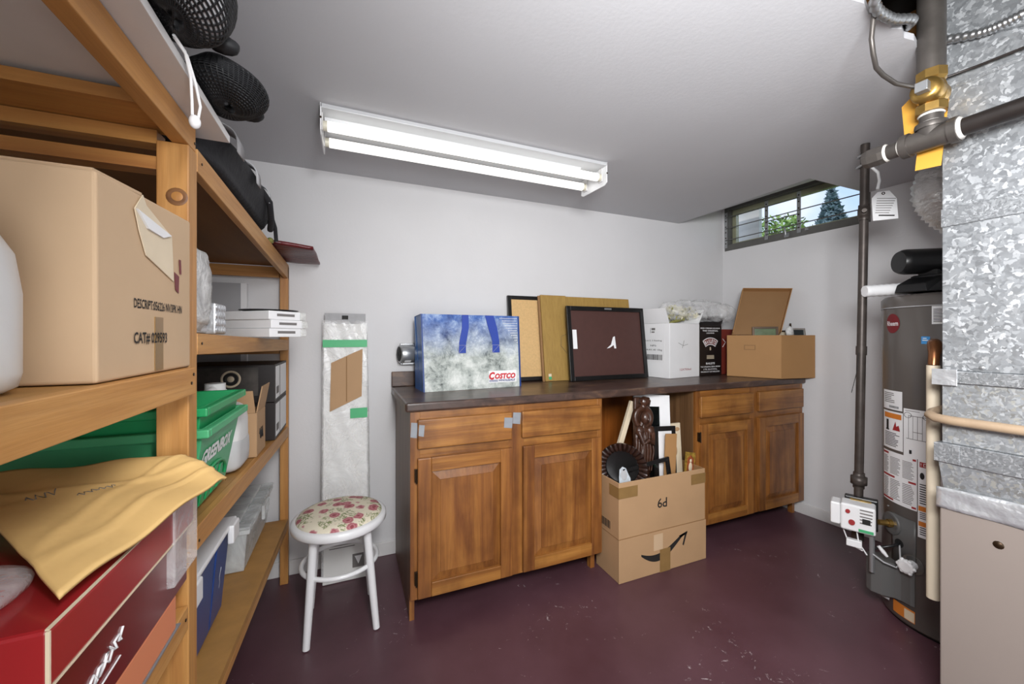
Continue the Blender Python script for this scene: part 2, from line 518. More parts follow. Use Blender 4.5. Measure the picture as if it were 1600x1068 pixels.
class MB:
    def __init__(s, X=None):
        s.v, s.f, s.m, s.s = [], [], [], []
        s.X = X                                   # default frame
    def add(s, verts, faces, T=None, mat=0, smooth=False):
        T = T if T is not None else s.X
        n = len(s.v)
        for p in verts:
            p = Vector(p)
            s.v.append(T @ p if T is not None else p)
        for q in faces:
            s.f.append(tuple(n + i for i in q))
            s.m.append(mat)
            s.s.append(smooth)
        return s
    def box(s, x0, x1, y0, y1, z0, z1, T=None, mat=0):
        v = [(x, y, z) for z in (z0, z1) for y in (y0, y1) for x in (x0, x1)]
        f = [(0, 2, 3, 1), (4, 5, 7, 6), (0, 1, 5, 4), (2, 6, 7, 3), (0, 4, 6, 2), (1, 3, 7, 5)]
        return s.add(v, f, T, mat)
    def hexa(s, b, t, T=None, mat=0):
        """solid from four bottom and four top corners (anticlockwise seen from above)"""
        f = [(3, 2, 1, 0), (4, 5, 6, 7)] + [(i, (i + 1) % 4, (i + 1) % 4 + 4, i + 4) for i in range(4)]
        return s.add(list(b) + list(t), f, T, mat)
    def slab(s, a, b, c, d, t, mat=0):
        """sheet of thickness t on the back of the quad a b c d"""
        a, b, c, d = map(Vector, (a, b, c, d))
        n = (b - a).cross(d - a).normalized() * -t
        return s.hexa([a + n, b + n, c + n, d + n], [a, b, c, d], Matrix.Identity(4), mat)
    def prism(s, poly, h, T=None, mat=0, h0=0):
        n = len(poly)
        v = [(x, y, h0) for x, y in poly] + [(x, y, h) for x, y in poly]
        f = [tuple(range(n - 1, -1, -1)), tuple(range(n, 2 * n))] + [(i, (i + 1) % n, (i + 1) % n + n, i + n) for i in range(n)]
        return s.add(v, f, T, mat)
    def lathe(s, prof, n=24, T=None, mat=0, smooth=True, cap=True, a0=0, a1=2 * PI):
        full = abs(a1 - a0 - 2 * PI) < 1e-6
        k = n if full else n + 1
        v = []
        for r, z in prof:
            for i in range(k):
                a = a0 + (a1 - a0) * i / n
                v.append((r * math.cos(a), r * math.sin(a), z))
        f = []
        for j in range(len(prof) - 1):
            for i in range(n):
                i2 = (i + 1) % k
                f.append((j * k + i, j * k + i2, (j + 1) * k + i2, (j + 1) * k + i))
        s.add(v, f, T, mat, smooth)
        if cap and full:
            for j, rev in ((0, True), (len(prof) - 1, False)):
                if prof[j][0] > 1e-5:
                    ring = [v[j * k + i] for i in range(k)]
                    s.add(ring, [tuple(range(k - 1, -1, -1)) if rev else tuple(range(k))], T, mat)
        return s
    def cyl(s, p0, p1, r, n=16, r1=None, mat=0):
        p0, p1 = Vector(p0), Vector(p1)
        d = p1 - p0
        q = d.to_track_quat('Z', 'Y').to_matrix().to_4x4()
        q.translation = p0
        if s.X is not None:
            q = s.X @ q
        return s.lathe([(r, 0), (r if r1 is None else r1, d.length)], n, q, mat)
    def tube(s, pts, r, n=10, mat=0, T=None, cap=True):
        pts = [Vector(p) for p in pts]
        rs = r if isinstance(r, (list, tuple)) else [r] * len(pts)
        t0 = (pts[1] - pts[0]).normalized()
        up = Vector((0, 0, 1)) if abs(t0.z) < .9 else Vector((1, 0, 0))
        u = t0.cross(up).normalized()
        v, k = [], len(pts)
        for i, p in enumerate(pts):
            t = (pts[min(i + 1, k - 1)] - pts[max(i - 1, 0)]).normalized()
            u = (u - t * u.dot(t)).normalized()
            w = t.cross(u)
            for j in range(n):
                a = 2 * PI * j / n
                v.append(p + (u * math.cos(a) + w * math.sin(a)) * rs[i])
        f = [(i * n + j, i * n + (j + 1) % n, (i + 1) * n + (j + 1) % n, (i + 1) * n + j) for i in range(k - 1) for j in range(n)]
        s.add(v, f, T, mat, True)
        if cap:
            s.add(v[:n], [tuple(range(n - 1, -1, -1))], T, mat)
            s.add(v[-n:], [tuple(range(n))], T, mat)
        return s
    def grid(s, fn, nu, nv, T=None, mat=0, smooth=True):
        v = [fn(i / nu, j / nv) for j in range(nv + 1) for i in range(nu + 1)]
        f = [(j * (nu + 1) + i, j * (nu + 1) + i + 1, (j + 1) * (nu + 1) + i + 1, (j + 1) * (nu + 1) + i) for j in range(nv) for i in range(nu)]
        return s.add(v, f, T, mat, smooth)
    def ball(s, c, r, nu=20, nv=12, T=None, mat=0, fn=None, e=1.0):
        c = Vector(c)
        if not isinstance(r, (list, tuple)):
            r = (r, r, r)
        def sp(x):
            return math.copysign(abs(x) ** e, x)
        v = []
        for j in range(nv + 1):
            ph = -PI / 2 + PI * j / nv
            for i in range(nu):
                th = 2 * PI * i / nu
                d = Vector((sp(math.cos(ph)) * sp(math.cos(th)), sp(math.cos(ph)) * sp(math.sin(th)), sp(math.sin(ph))))
                k = fn(d, th, ph) if fn else 1
                v.append((c.x + d.x * r[0] * k, c.y + d.y * r[1] * k, c.z + d.z * r[2] * k))
        f = [(j * nu + i, j * nu + (i + 1) % nu, (j + 1) * nu + (i + 1) % nu, (j + 1) * nu + i) for j in range(nv) for i in range(nu)]
        return s.add(v, f, T, mat, True)
    def text(s, body, size, T, bold=.0, shear=0, mat=0, width=None, fn=None, lift=0):
        v, f, w, h = text_geo(body, bold, shear)
        k = size / max(h, 1e-4)
        kx = (width / w) if width else k
        vv = [(x * kx, y * k, lift) for x, y, z in v]
        if fn:
            vv = [fn(x, y) for x, y, z in vv]
            return s.add(vv, f, Matrix.Identity(4), mat)
        return s.add(vv, f, T, mat)

ROOTM = {}
def thing(name, label, cat, loc, deg=0, group=None):
    o = D.objects.new(name, None)
    o.empty_display_size = .05
    C.objects.link(o)
    o.location = loc
    o.rotation_euler = (0, 0, math.radians(deg))
    o['label'] = label
    o['category'] = cat
    if group:
        o['group'] = group
    ROOTM[o.name] = rotz(loc, deg)
    return o

def part(name, mb, mats, parent, bevel=0, seg=2, label=None, kind=None, solid=0, sub=0, wire=0):
    """link mb as one mesh object under parent (mb is in world coordinates)"""
    M0 = ROOTM.get(parent.name, Matrix.Identity(4)) if parent is not None else Matrix.Identity(4)
    inv = M0.inverted()
    me = D.meshes.new(name)
    me.from_pydata([inv @ p for p in mb.v], [], mb.f)
    if not isinstance(mats, (list, tuple)):
        mats = [mats]
    for m in mats:
        me.materials.append(m)
    for p, mi, sm in zip(me.polygons, mb.m, mb.s):
        p.material_index = mi
        p.use_smooth = sm
    me.update()
    o = D.objects.new(name, me)
    C.objects.link(o)
    if parent is not None:
        o.parent = parent
        ROOTM[o.name] = M0
    if solid:
        md = o.modifiers.new('thick', 'SOLIDIFY')
        md.thickness = solid
        md.offset = 0
    if sub:
        md = o.modifiers.new('smooth', 'SUBSURF')
        md.levels = md.render_levels = sub
    if wire:
        md = o.modifiers.new('net', 'WIREFRAME')
        md.thickness = wire
    if bevel:
        md = o.modifiers.new('bevel', 'BEVEL')
        md.width = bevel
        md.segments = seg
        md.limit_method = 'ANGLE'
        md.angle_limit = math.radians(40)
    if label:
        o['label'] = label
    if kind:
        o['kind'] = kind
    return o

def structure(name, mb, mats, parent=None, bevel=0, label=None):
    o = part(name, mb, mats, parent, bevel)
    if parent is None:
        o['kind'] = 'structure'
    if label:
        o['label'] = label
    return o

def clone(o, loc, label, deg=None):
    """copy a thing with copies of its parts and sub-parts"""
    r = o.copy()
    C.objects.link(r)
    r.location = loc
    if deg is not None:
        r.rotation_euler = (0, 0, math.radians(deg))
    r['label'] = label
    for ch in list(o.children):
        c = ch.copy()
        C.objects.link(c)
        c.parent = r
        for g in list(ch.children):
            d = g.copy()
            C.objects.link(d)
            d.parent = c
    return r

# ------------------------------------------------------------------ the room
ZC = 2.085
YB = 2.258
def xr(y):
    return 2.816 + .08 * (YB - y)
RW = frame((2.816, YB, 0), (.08, -1, 0), (1, .08, 0))       # along the right wall towards the camera, out through it, up

structure('floor', MB().box(-.97, 3.3, -1.72, YB + .1, -.06, 0), M['floor'])
structure('wall_back', MB().box(-.97, 2.95, YB, YB + .1, 0, 2.34), M['wall'])
structure('wall_left', MB().box(-.97, -.87, -1.72, YB, 0, 2.34), M['wall'])
structure('wall_front', MB().box(-.97, 3.3, -1.72, -1.62, 0, 2.34), M['wall'])
b = MB(RW)
b.box(-.1, 3.95, 0, .16, 0, 1.905)
b.box(-.1, .015, 0, .16, 1.905, 2.34)
b.box(.945, 3.95, 0, .16, 1.905, 2.34)
b.box(.015, .945, 0, .16, 2.262, 2.34)
structure('wall_right', b, M['wall'])

# ceiling with the splayed recess before the window and the torn opening round the pipes
b = MB()
b.box(-.97, 1.19, -1.72, YB, ZC, ZC + .02)
b.box(1.19, 2.335, .66, YB, ZC, ZC + .02)
b.box(2.335, 3.3, .66, 1.335, ZC, ZC + .02)
b.box(2.25, 3.3, -.3, .66, ZC, ZC + .02)
b.box(1.19, 3.3, -1.72, -.3, ZC, ZC + .02)
edge = [(1.19, .66), (1.19, .585), (1.24, .578), (1.29, .592), (1.33, .58), (1.36, .588), (1.38, .575), (1.41, .597), (1.44, .585), (1.49, .60), (1.53, .594), (1.6, .61), (1.75, .60), (1.95, .61), (2.25, .605), (2.25, .66)]
b.prism(edge[::-1], ZC + .02, h0=ZC)
ceil = structure('ceiling', b, M['ceil'])
b = MB()
b.hexa([(2.335, 1.335, ZC), (xr(1.335), 1.335, 2.262), (xr(YB), YB, 2.262), (2.335, YB, ZC)],
       [(2.335, 1.335, ZC + .02), (xr(1.335), 1.335, 2.282), (xr(YB), YB, 2.282), (2.335, YB, ZC + .02)])
b.box(2.335, 2.95, 1.315, 1.335, ZC + .02, 2.34)
structure('window_splay', b, M['ceil'], ceil)
# joist bay above the opening: shade put into its colour, sides added against sky light
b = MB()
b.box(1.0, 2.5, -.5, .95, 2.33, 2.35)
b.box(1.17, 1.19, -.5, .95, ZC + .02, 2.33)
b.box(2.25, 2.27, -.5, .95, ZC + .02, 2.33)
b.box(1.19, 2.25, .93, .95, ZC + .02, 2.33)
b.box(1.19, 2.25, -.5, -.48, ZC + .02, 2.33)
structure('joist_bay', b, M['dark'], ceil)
b = MB().box(1.30, 1.34, -.48, .93, ZC + .05, 2.33).box(1.78, 1.82, .64, .93, ZC + .05, 2.33)
structure('joist', b, M['boarddark'], ceil)

b = MB()
b.box(-.87, 2.816, YB - .012, YB, 0, .075)
structure('baseboard_back', b, M['trimw'], bevel=.003)
structure('baseboard_right', MB(RW).box(.012, 3.8, -.012, 0, 0, .075), M['trimw'], bevel=.003)

# window: painted frame, pane, strapped security bars
win = part('window_1', MB(RW).box(.015, .945, 0, .1, 1.905, 1.955), M['winframe'], None, .004)
win['kind'] = 'structure'
part('frame_jamb', MB(RW).box(.015, .05, 0, .1, 1.955, 2.235), M['winframe'], win)
part('frame_jamb', MB(RW).box(.91, .945, 0, .1, 1.955, 2.235), M['winframe'], win)
part('frame_head', MB(RW).box(.015, .945, 0, .1, 2.235, 2.262), M['winframe'], win)
part('sash', MB(RW).box(.05, .075, .05, .09, 1.955, 2.235).box(.885, .91, .05, .09, 1.955, 2.235).box(.075, .885, .05, .09, 1.955, 1.972).box(.075, .885, .05, .09, 2.2, 2.235), M['winlight'], win)
part('pane', MB(RW).box(.075, .885, .068, .072, 1.972, 2.2), M['pane'], win)
for s in (.03, .345, .56):
    b = MB(RW).box(s - .012, s + .012, -.006, -.002, 1.93, 2.215)
    st = part('bar_strap', b, M['steel'], win)
    h = MB(RW)
    for k in range(6):
        h.cyl((s, -.0062, 1.965 + k * .045), (s, -.0085, 1.965 + k * .045), .005, 8)
    part('bolt', h, M['hinge'], st, kind='stuff')
for z, s0, s1 in ((2.172, .03, .56), (2.085, .03, .93), (1.99, .03, .93), (2.06, .345, .56), (1.965, .345, .56)):
    part('security_bar', MB(RW).cyl((s0, -.012, z), (s1, -.012, z), .0038, 8), M['winframe'], win)
b = MB(RW).box(.47, .50, -.014, 0, 1.915, 1.945).tube([(.485, -.02, 1.93), (.485, -.03, 1.96), (.478, -.024, 1.985)], .006, 8)
part('latch', b, M['steel'], win)
part('hook', MB(RW).box(.60, .62, -.012, 0, 1.935, 1.95), M['steel'], win)

# outside
g = part('lawn', MB().box(2.99 + .35, 60, -25, 60, 1.5, 1.6), M['grass'], None)
g['kind'] = 'structure'
g = part('trim_window_well', MB(RW).box(-.12, .115, .30, .34, 1.6, 2.6), M['concrete'], None)
g['kind'] = 'structure'

def foliage(name, c, r, n, leaf, mat, parent, seed, cone=False):
    rnd = random.Random(seed)
    b = MB()
    for i in range(n):
        if cone:
            t = rnd.random() ** .7
            rad = r[0] * t * (.45 + .55 * rnd.random())
            a = rnd.random() * 2 * PI
            p = Vector((c[0] + rad * math.cos(a), c[1] + rad * math.sin(a), c[2] + r[2] * (1 - t)))
        else:
            d = Vector((rnd.gauss(0, 1), rnd.gauss(0, 1), rnd.gauss(0, 1))).normalized() * (rnd.random() ** .35)
            p = Vector((c[0] + d.x * r[0], c[1] + d.y * r[1], c[2] + d.z * r[2]))
        u = Vector((rnd.gauss(0, 1), rnd.gauss(0, 1), rnd.gauss(0, .6))).normalized()
        w = u.cross(Vector((rnd.gauss(0, 1), rnd.gauss(0, 1), rnd.gauss(0, 1)))).normalized()
        l = leaf * (.6 + .8 * rnd.random())
        b.add([p - u * l, p + w * l * .5, p + u * l, p - w * l * .5], [(0, 1, 2, 3)])
    return part(name, b, mat, parent, kind='stuff')

def tree(label, x, y, top, r, cone, mat, seed, group=None):
    t = thing('conifer_tree' if cone else 'bushy_tree', label, 'tree', (x, y, 1.6), 0, group)
    part('trunk', MB().cyl((x, y, 1.6), (x, y, top - .3), .13, 10, .03), M['skin'], t)
    if cone:
        foliage('crown', (x, y, 2.2), (r, r, top - 2.2), 5200, .13, mat, t, seed, True)
    else:
        foliage('crown', (x, y, (top + 2) / 2), (r, r, (top - 2) / 2), 5200, .10, mat, t, seed)
tree('tall blue-grey conifer standing beyond the basement window', 15.4, 8.1, 6.3, 1.5, True, M['conif'], 1)
tree('round yellow-green tree beyond the window, furthest left of the treetops', 11.0, 8.45, 4.75, 1.2, False, M['leaf'], 2)
tree('loose green tree beyond the window, left of the conifer and right of the round tree', 17.2, 11.2, 6.5, 1.9, False, M['leaf'], 3)
tree('low pale treetop beyond the window, to the right of the conifer', 23.0, 10.2, 6.9, 2.3, False, M['conif'], 4)

# ------------------------------------------------------------------ fluorescent fixture
t = thing('fluorescent_light', 'white two-tube fluorescent strip light fixed to the grey ceiling', 'light', (.54, 1.71, ZC))
b = MB().box(-.106, 1.184, 1.60, 1.83, 2.068, 2.0845)
part('housing', b, M['housing'], t, .002)
b = MB().prism([(1.668, 2.068), (1.752, 2.068), (1.735, 2.035), (1.685, 2.035)], 1.17, T=frame((-.095, 0, 0), (0, 1, 0), (0, 0, 1)))
part('ballast_cover', b, M['housing'], t)
for x0 in (-.106, 1.180):
    poly = [(1.60, 2.0845), (1.83, 2.0845), (1.83, 2.05), (1.80, 2.035), (1.63, 1.985), (1.60, 1.985)]
    poly = [(1.60, 2.0845), (1.83, 2.0845), (1.83, 1.992), (1.81, 1.982), (1.62, 1.975), (1.60, 1.985)]
    e = part('end_plate', MB().prism(poly, .004, T=frame((x0, 0, 0), (0, 1, 0), (0, 0, 1))), M['white'], t)
    part('screw', MB().cyl((x0 + .002, 1.599, 2.03), (x0 + .002, 1.597, 2.03), .004, 8), M['hinge'], e)
for y in (1.645, 1.782):
    tb = part('tube', MB().tube([(-.083, y, 2.022), (.2, y, 2.022), (.9, y, 2.022), (1.155, y, 2.022)], .019, 16), M['tube'], t, label='glowing white fluorescent tube')
    for xa, xb, ha, hb in ((-.098, -.083, -.1015, -.0985), (1.155, 1.172, 1.1725, 1.178)):
        part('tube_cap', MB().cyl((xa, y, 2.022), (xb, y, 2.022), .0185, 14), M['tubeend'], tb)
        part('lamp_holder', MB().box(ha, hb, y - .014, y + .014, 2.0, 2.066), M['trimw'], tb)

# ------------------------------------------------------------------ base cabinets and worktop
def door_panel(a, c, sw, y0, y1, t):
    # raised panel: sloping fielded border and flat middle
    A, B2, Z0, Z1 = a + sw - .002, c - sw + .002, .163, .639
    i = .04
    yb, yt = y0 + .014, y0 + .001
    v = [(A, yb, Z0), (B2, yb, Z0), (B2, yb, Z1), (A, yb, Z1), (A + i, yt + .004, Z0 + i), (B2 - i, yt + .004, Z0 + i), (B2 - i, yt + .004, Z1 - i), (A + i, yt + .004, Z1 - i),
         (A + i, yt, Z0 + i), (B2 - i, yt, Z0 + i), (B2 - i, yt, Z1 - i), (A + i, yt, Z1 - i),
         (A, y1 - .001, Z0), (B2, y1 - .001, Z0), (B2, y1 - .001, Z1), (A, y1 - .001, Z1)]
    f = [(8, 9, 10, 11), (15, 14, 13, 12)]
    for q in range(4):
        r = (q + 1) % 4
        f += [(q, r, r + 4, q + 4), (q + 4, r + 4, r + 8, q + 8), (q, q + 12, r + 12, r)]
    return part('door', MB().add(v, f), M['cabz'], t)


def cabinet(name, label, x0, x1, drawers, doors, patches, bare_side):
    yf = 1.69
    t = thing(name, label, 'cabinet', ((x0 + x1) / 2, 1.96, 0))
    part('side_panel', MB().box(x0, x0 + .018, yf, 2.243, .0, .893), M['cabside'], t, .001)
    part('side_panel', MB().box(x1 - .018, x1, yf, 2.243, .095, .893), M['cabz'], t, .001)
    part('bottom_panel', MB().box(x0 + .018, x1 - .018, yf + .02, 2.243, .105, .12), M['cabx'], t)
    part('back_panel', MB().box(x0 + .018, x1 - .018, 2.228, 2.243, .12, .893), M['oldply'], t)
    part('toe_kick', MB().box(x0 + .03, x1 - .03, yf + .12, yf + .13, .0, .104), M['dark'], t)  # shadow under the cabinet is put into this board's near-black colour
    part('foot', MB().box(x0 - .001, x0 + .02, yf - .001, yf + .03, 0, .094), M['cabz'], t)
    part('foot', MB().box(x1 - .045, x1 - .02, yf + .02, yf + .05, 0, .094), M['cabz'], t)
    cx = (doors[0][1] + doors[1][0]) / 2
    for a, c in ((x0, doors[0][0] + .012), (doors[0][1] - .012, doors[1][0] + .012), (doors[1][1] - .012, x1)):
        part('face_stile', MB().box(a, c, yf - .019, yf, .095, .893), M['cabz'], t, .0015)
    for z0, z1 in ((.095, .117), (.69, .75), (.85, .893)):
        for a, c in ((doors[0][0] + .012, doors[0][1] - .012), (doors[1][0] + .012, doors[1][1] - .012)):
            part('face_rail', MB().box(a, c, yf - .0185, yf, z0, z1), M['cabx'], t)
    y0, y1 = yf - .039, yf - .0195
    for a, c in drawers:
        b = MB().hexa([(a, y1, .737), (a, y0 + .006, .737), (c, y0 + .006, .737), (c, y1, .737)], [(a, y1, .862), (a, y0 + .006, .862), (c, y0 + .006, .862), (c, y1, .862)])
        d = part('drawer_front', MB().box(a, c, y0, y1, .737, .862), M['cabx'], t, .005, 3)
    for k, (a, c) in enumerate(doors):
        sw = .058
        d = door_panel(a, c, sw, y0, y1, t)
        part('stile', MB().box(a, a + sw, y0, y1, .105, .697), M['cabz'], d, .003)
        part('stile', MB().box(c - sw, c, y0, y1, .105, .697), M['cabz'], d, .003)
        part('rail', MB().box(a + sw, c - sw, y0, y1, .105, .165), M['cabx'], d, .002)
        part('rail', MB().box(a + sw, c - sw, y0, y1, .637, .697), M['cabx'], d, .002)
        hx = a if k == 0 else None
        if hx is not None:
            for z in (.165, .60):
                part('hinge', MB().box(a - .012, a - .0005, y0 + .004, y1 - .001, z, z + .052).cyl((a - .0045, y0 + .001, z - .004), (a - .0045, y0 + .001, z + .056), .004, 8), M['hinge'], d)
    for px0, px1, z0, z1, yy in patches:
        part('tape_patch', MB().prism([(px0, z0 + .006), (px1, z0), (px1 + .004, z1 - .004), (px0 + .003, z1)], .0012, T=frame((0, yy, 0), (1, 0, 0), (0, 0, 1))), M['duct'], t, label='grey duct tape patch')
    return t

cabinet('base_cabinet', 'brown wooden base cabinet beside the round stool, with grey tape on its left drawer', .231, 1.203,
        ((.26, .69), (.742, 1.184)), ((.26, .692), (.748, 1.186)),
        ((.232, .258, .782, .85, 1.6702), (.262, .284, .79, .842, 1.6502), (.648, .688, .79, .842, 1.6502), (.70, .738, .80, .858, 1.6702)), False)
cabinet('base_cabinet', 'brown wooden base cabinet in the corner by the right wall, under the open carton', 1.862, 2.846,
        ((1.884, 2.332), (2.385, 2.829)), ((1.884, 2.332), (2.387, 2.831)), (), True)

# worktop: one laminate slab with a backsplash
t = thing('countertop', 'long mottled dark brown laminate worktop with low backsplash over both cabinets', 'countertop', (1.5, 1.96, .895))
b = MB().hexa([(.208, 2.24, .895), (.21, 1.655, .895), (xr(1.655) - .005, 1.655, .895), (xr(2.24) - .005, 2.24, .895)],
              [(.208, 2.24, .935), (.21, 1.655, .935), (xr(1.655) - .005, 1.655, .935), (xr(2.24) - .005, 2.24, .935)])
part('slab', b, M['counter'], t, .009, 3)
part('backsplash', MB().box(.208, 2.80, 2.222, 2.243, .9355, 1.018), M['counter'], t, .004)
part('end_strip', MB().box(.2085, .2095, 1.66, 2.24, .90, .93), M['cabside'], t, label='bare worn end strip')

# plywood behind the open bay
t = part('plywood_panel', MB().box(1.21, 1.855, 2.215, 2.235, .0, .86), M['oldply'], None)
t['label'] = 'orange-brown plywood sheet standing at the back of the open bay between the cabinets'
t['category'] = 'panel'

# ------------------------------------------------------------------ wooden shelving along the left wall
def zt(y):
    return 1.592 - .020 * (y - .97)
def z2(y):
    return 1.221 - .0202 * (y - .955)
def z3(y):
    return .833 - .0494 * (y - .935)
def z4(y):
    return .41 - .084 * (y - 1.09)
shelf = thing('shelving_unit', 'rough home-built wooden shelving unit along the left side, two bays of pine posts and boards', 'shelves', (-.54, 1.0, 0))

def sloped(x0, x1, y0, y1, zf, th0, th1=None, mb=None):
    th1 = th0 if th1 is None else th1
    mb = mb or MB()
    a, c = zf(y0), zf(y1)
    return mb.hexa([(x0, y0, a - th0), (x1, y0, a - th0), (x1, y1, c - th1), (x0, y1, c - th1)], [(x0, y0, a), (x1, y0, a), (x1, y1, c), (x0, y1, c)])
pn = part('post', MB().box(-.334, -.285, .916, .959, 0, 1.58), M['pinez'], shelf, .002)
part('knot', MB().lathe([(.0, .0), (.012, .0006), (.0165, .0003), (.017, 0)], 18, frame((-.303, .9157, 1.478), (1, 0, 0), (0, 0, 1))), M['knot'], pn, label='dark knot in the pine')
part('knot_heart', MB().lathe([(0, .0012), (.008, .0012), (.009, .0007)], 16, frame((-.3025, .9155, 1.4785), (1, 0, 0), (0, 0, 1))), M['pinez'], pn)
part('post', MB().box(-.32, -.285, 2.174, 2.21, 0, 1.56), M['pinez'], shelf, .002)
part('post', MB().box(-.84, -.80, .916, .959, 0, 1.58), M['pinez'], shelf, .002)
part('post', MB().box(-.84, -.80, 2.174, 2.21, 0, 1.56), M['pinez'], shelf, .002)
part('post', MB().box(-.334, -.285, -.31, -.27, 0, 1.58), M['pinez'], shelf, .002)
part('post', MB().box(-.84, -.80, -.31, -.27, 0, 1.58), M['pinez'], shelf, .002)
# far bay
for zf, t0, t1 in ((zt, .046, .07), (z2, .043, .05), (z3, .048, .05)):
    part('front_beam', sloped(-.303, -.285, .962, 2.172 if zf is not zt else 2.20, zf, t0, t1), M['pine'], shelf, .0015)
    part('rear_beam', sloped(-.82, -.801, .962, 2.172, zf, t0, t1), M['pine'], shelf, .0015)
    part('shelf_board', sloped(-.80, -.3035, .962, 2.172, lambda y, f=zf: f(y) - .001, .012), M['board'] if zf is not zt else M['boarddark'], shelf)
part('shelf_board', sloped(-.80, -.285, .962, 2.17, z4, .02), M['board'], shelf, label='lowest hardboard shelf')
part('front_beam', sloped(-.303, -.285, .962, 2.172, lambda y: z4(y) - .0205, .026), M['pine'], shelf, .0015)
for zf in (zt, z2, z3):
    z = zf(2.17) - .017
    part('cross_rail', MB().box(-.80, -.323, 2.174, 2.20, z - .05, z), M['pinex'], shelf, .001)
# near bay
part('front_beam', MB().box(-.312, -.285, -.31, .952, 1.5805, 1.628), M['pine'], shelf, .0015)
part('front_beam', MB().box(-.2848, -.267, -.31, .892, 1.108, 1.157), M['pine'], shelf, .0015)
part('front_beam', MB().box(-.303, -.285, -.26, .914, .66, .704), M['pine'], shelf, .0015)
part('shelf_board', MB().box(-.80, -.2855, -.26, .914, 1.143, 1.1565), M['board'], shelf)
part('shelf_board', MB().box(-.80, -.3035, -.26, .914, .69, .7035), M['board'], shelf)
part('cross_board', MB().box(-.80, -.3125, .83, .945, 1.602, 1.622), M['pinex'], shelf)
part('cross_rail', MB().box(-.80, -.335, .922, .958, 1.575, 1.6), M['pinex'], shelf)
part('cross_rail', MB().box(-.80, -.335, .922, .958, 1.527, 1.551), M['pinex'], shelf)
for y, z in ((.945, 1.595), (.985, 1.57), (.985, 1.20), (.87, 1.13), (.88, 1.145), (.97, .80), (.90, .685)):
    x = -.2845 if z not in (1.13, 1.145) else -.2665
    part('nail', MB().cyl((x - .001, y, z), (x + .001, y, z), .0028, 8), M['hinge'], shelf)

# white board lying on top, mesh bags on it
t = thing('laminate_board', 'long white laminate board lying on top of the near shelf bay under the mesh bags', 'board', (-.5, .4, 1.63))
part('board', MB().box(-.83, -.24, -.25, 1.0, 1.6295, 1.6445), M['trimw'], t, .001)

def net_bag(name, label, c, r, inner, seed, tail, grp=None):
    t = thing(name, label, 'bag', (c[0], c[1], 1.6455), 0, grp)
    rnd = random.Random(seed)
    ph = [rnd.random() * 6 for _ in range(4)]
    def wob(d, th, p):
        return 1 + .06 * math.sin(3 * th + ph[0]) * math.cos(p) + .05 * math.sin(5 * p + ph[1] + 2 * th)
    part('contents', MB().ball(c, [x * .985 for x in r], 28, 18, fn=wob), inner, t, label='stuffed cloth seen through the net')
    b = MB().ball((0, 0, 0), r, 46, 32, fn=wob)
    b.v = [Vector(c) + p for p in b.v]
    part('net', b, M['net'], t, kind='stuff', wire=.0034)
    part('hem', MB().ball((c[0] + tail[0] * .6, c[1] + r[1] * .93, c[2] + tail[2] * .3), (.022, .016, .014), 16, 10, fn=wob), M['net'], t)
    return t
net_bag('mesh_bag', 'large black mesh laundry bag over pale cloth, overhanging the edge of the white board', (-.225, .665, 1.716), (.062, .135, .066), M['innerw'], 1, (.045, .10, -.03))
net_bag('mesh_bag', 'smaller dark black mesh bag bundle at the far end of the white board', (-.215, .885, 1.682), (.058, .085, .034), M['innerd'], 4, (.035, .075, 0))
t = thing('drawstring', 'white drawstring loop with plastic toggle hanging over the white board edge', 'cord', (-.238, .74, 1.60))
part('cord', MB().tube([(-.235, .70, 1.648), (-.232, .73, 1.646), (-.231, .75, 1.62), (-.234, .765, 1.59), (-.232, .76, 1.565)], .0022, 8).tube([(-.236, .705, 1.648), (-.231, .735, 1.643), (-.227, .757, 1.615), (-.226, .775, 1.588), (-.228, .77, 1.562)], .0022, 8), M['white'], t)
part('toggle', MB().ball((-.23, .764, 1.557), (.008, .008, .011), 14, 10), M['white'], t)

# cardboard box on the near bay
t = thing('cardboard_box', 'large pale cardboard box with stencilled catalogue number, taped seam and torn paper label', 'box', (-.46, .76, 1.158))
b = MB()
b.hexa([(-.66, .617, 1.158), (-.28, .617, 1.158), (-.281, .911, 1.158), (-.66, .911, 1.158)], [(-.66, .62, 1.418), (-.282, .619, 1.414), (-.281, .911, 1.432), (-.66, .911, 1.43)])
part('carton', b, M['kraftpale'], t, .004, 3)
fr = frame((-.2796, .764, 1.29), (0, 1, 0), (0, 0, 1))
part('lettering', MB().text('DESCRIPT:056226 NV/3PK HN', .014, fr @ Matrix.Translation((.02, -.028, 0)), .015, width=.165), M['ink'], t)
part('lettering', MB().text('CAT# 029593', .018, fr @ Matrix.Translation((-.012, -.078, .0007)), .02, width=.105), M['ink'], t)
part('tape_strip', MB(fr).box(0, .028, -.128, -.045, -.001, .0003), M['tapeb'], t)
b = MB(fr).prism([(-.063, .104), (-.04, .13), (-.03, .118), (.058, .092), (.066, .018), (-.03, .044), (-.05, .075)], .0012)
lb = part('torn_label', b, M['cream'], t, label='torn off-white paper label')
part('loose_flap', MB(fr).prism([(-.062, .104), (.05, .092), (.02, .082), (-.03, .084)], .004, h0=.0013), M['paper'], lb)
part('print_mark', MB(fr).prism([(.07, .035), (.09, .03), (.088, .0), (.075, .005)], .0004).prism([(.09, .06), (.098, .06), (.1, .035), (.093, .035)], .0004), M['darkred'], t)
part('flap', MB().hexa([(-.63, .63, 1.419), (-.29, .63, 1.416), (-.29, .75, 1.426), (-.63, .75, 1.426)], [(-.63, .63, 1.423), (-.29, .63, 1.42), (-.29, .75, 1.43), (-.63, .75, 1.43)]), M['kraftpale'], t)

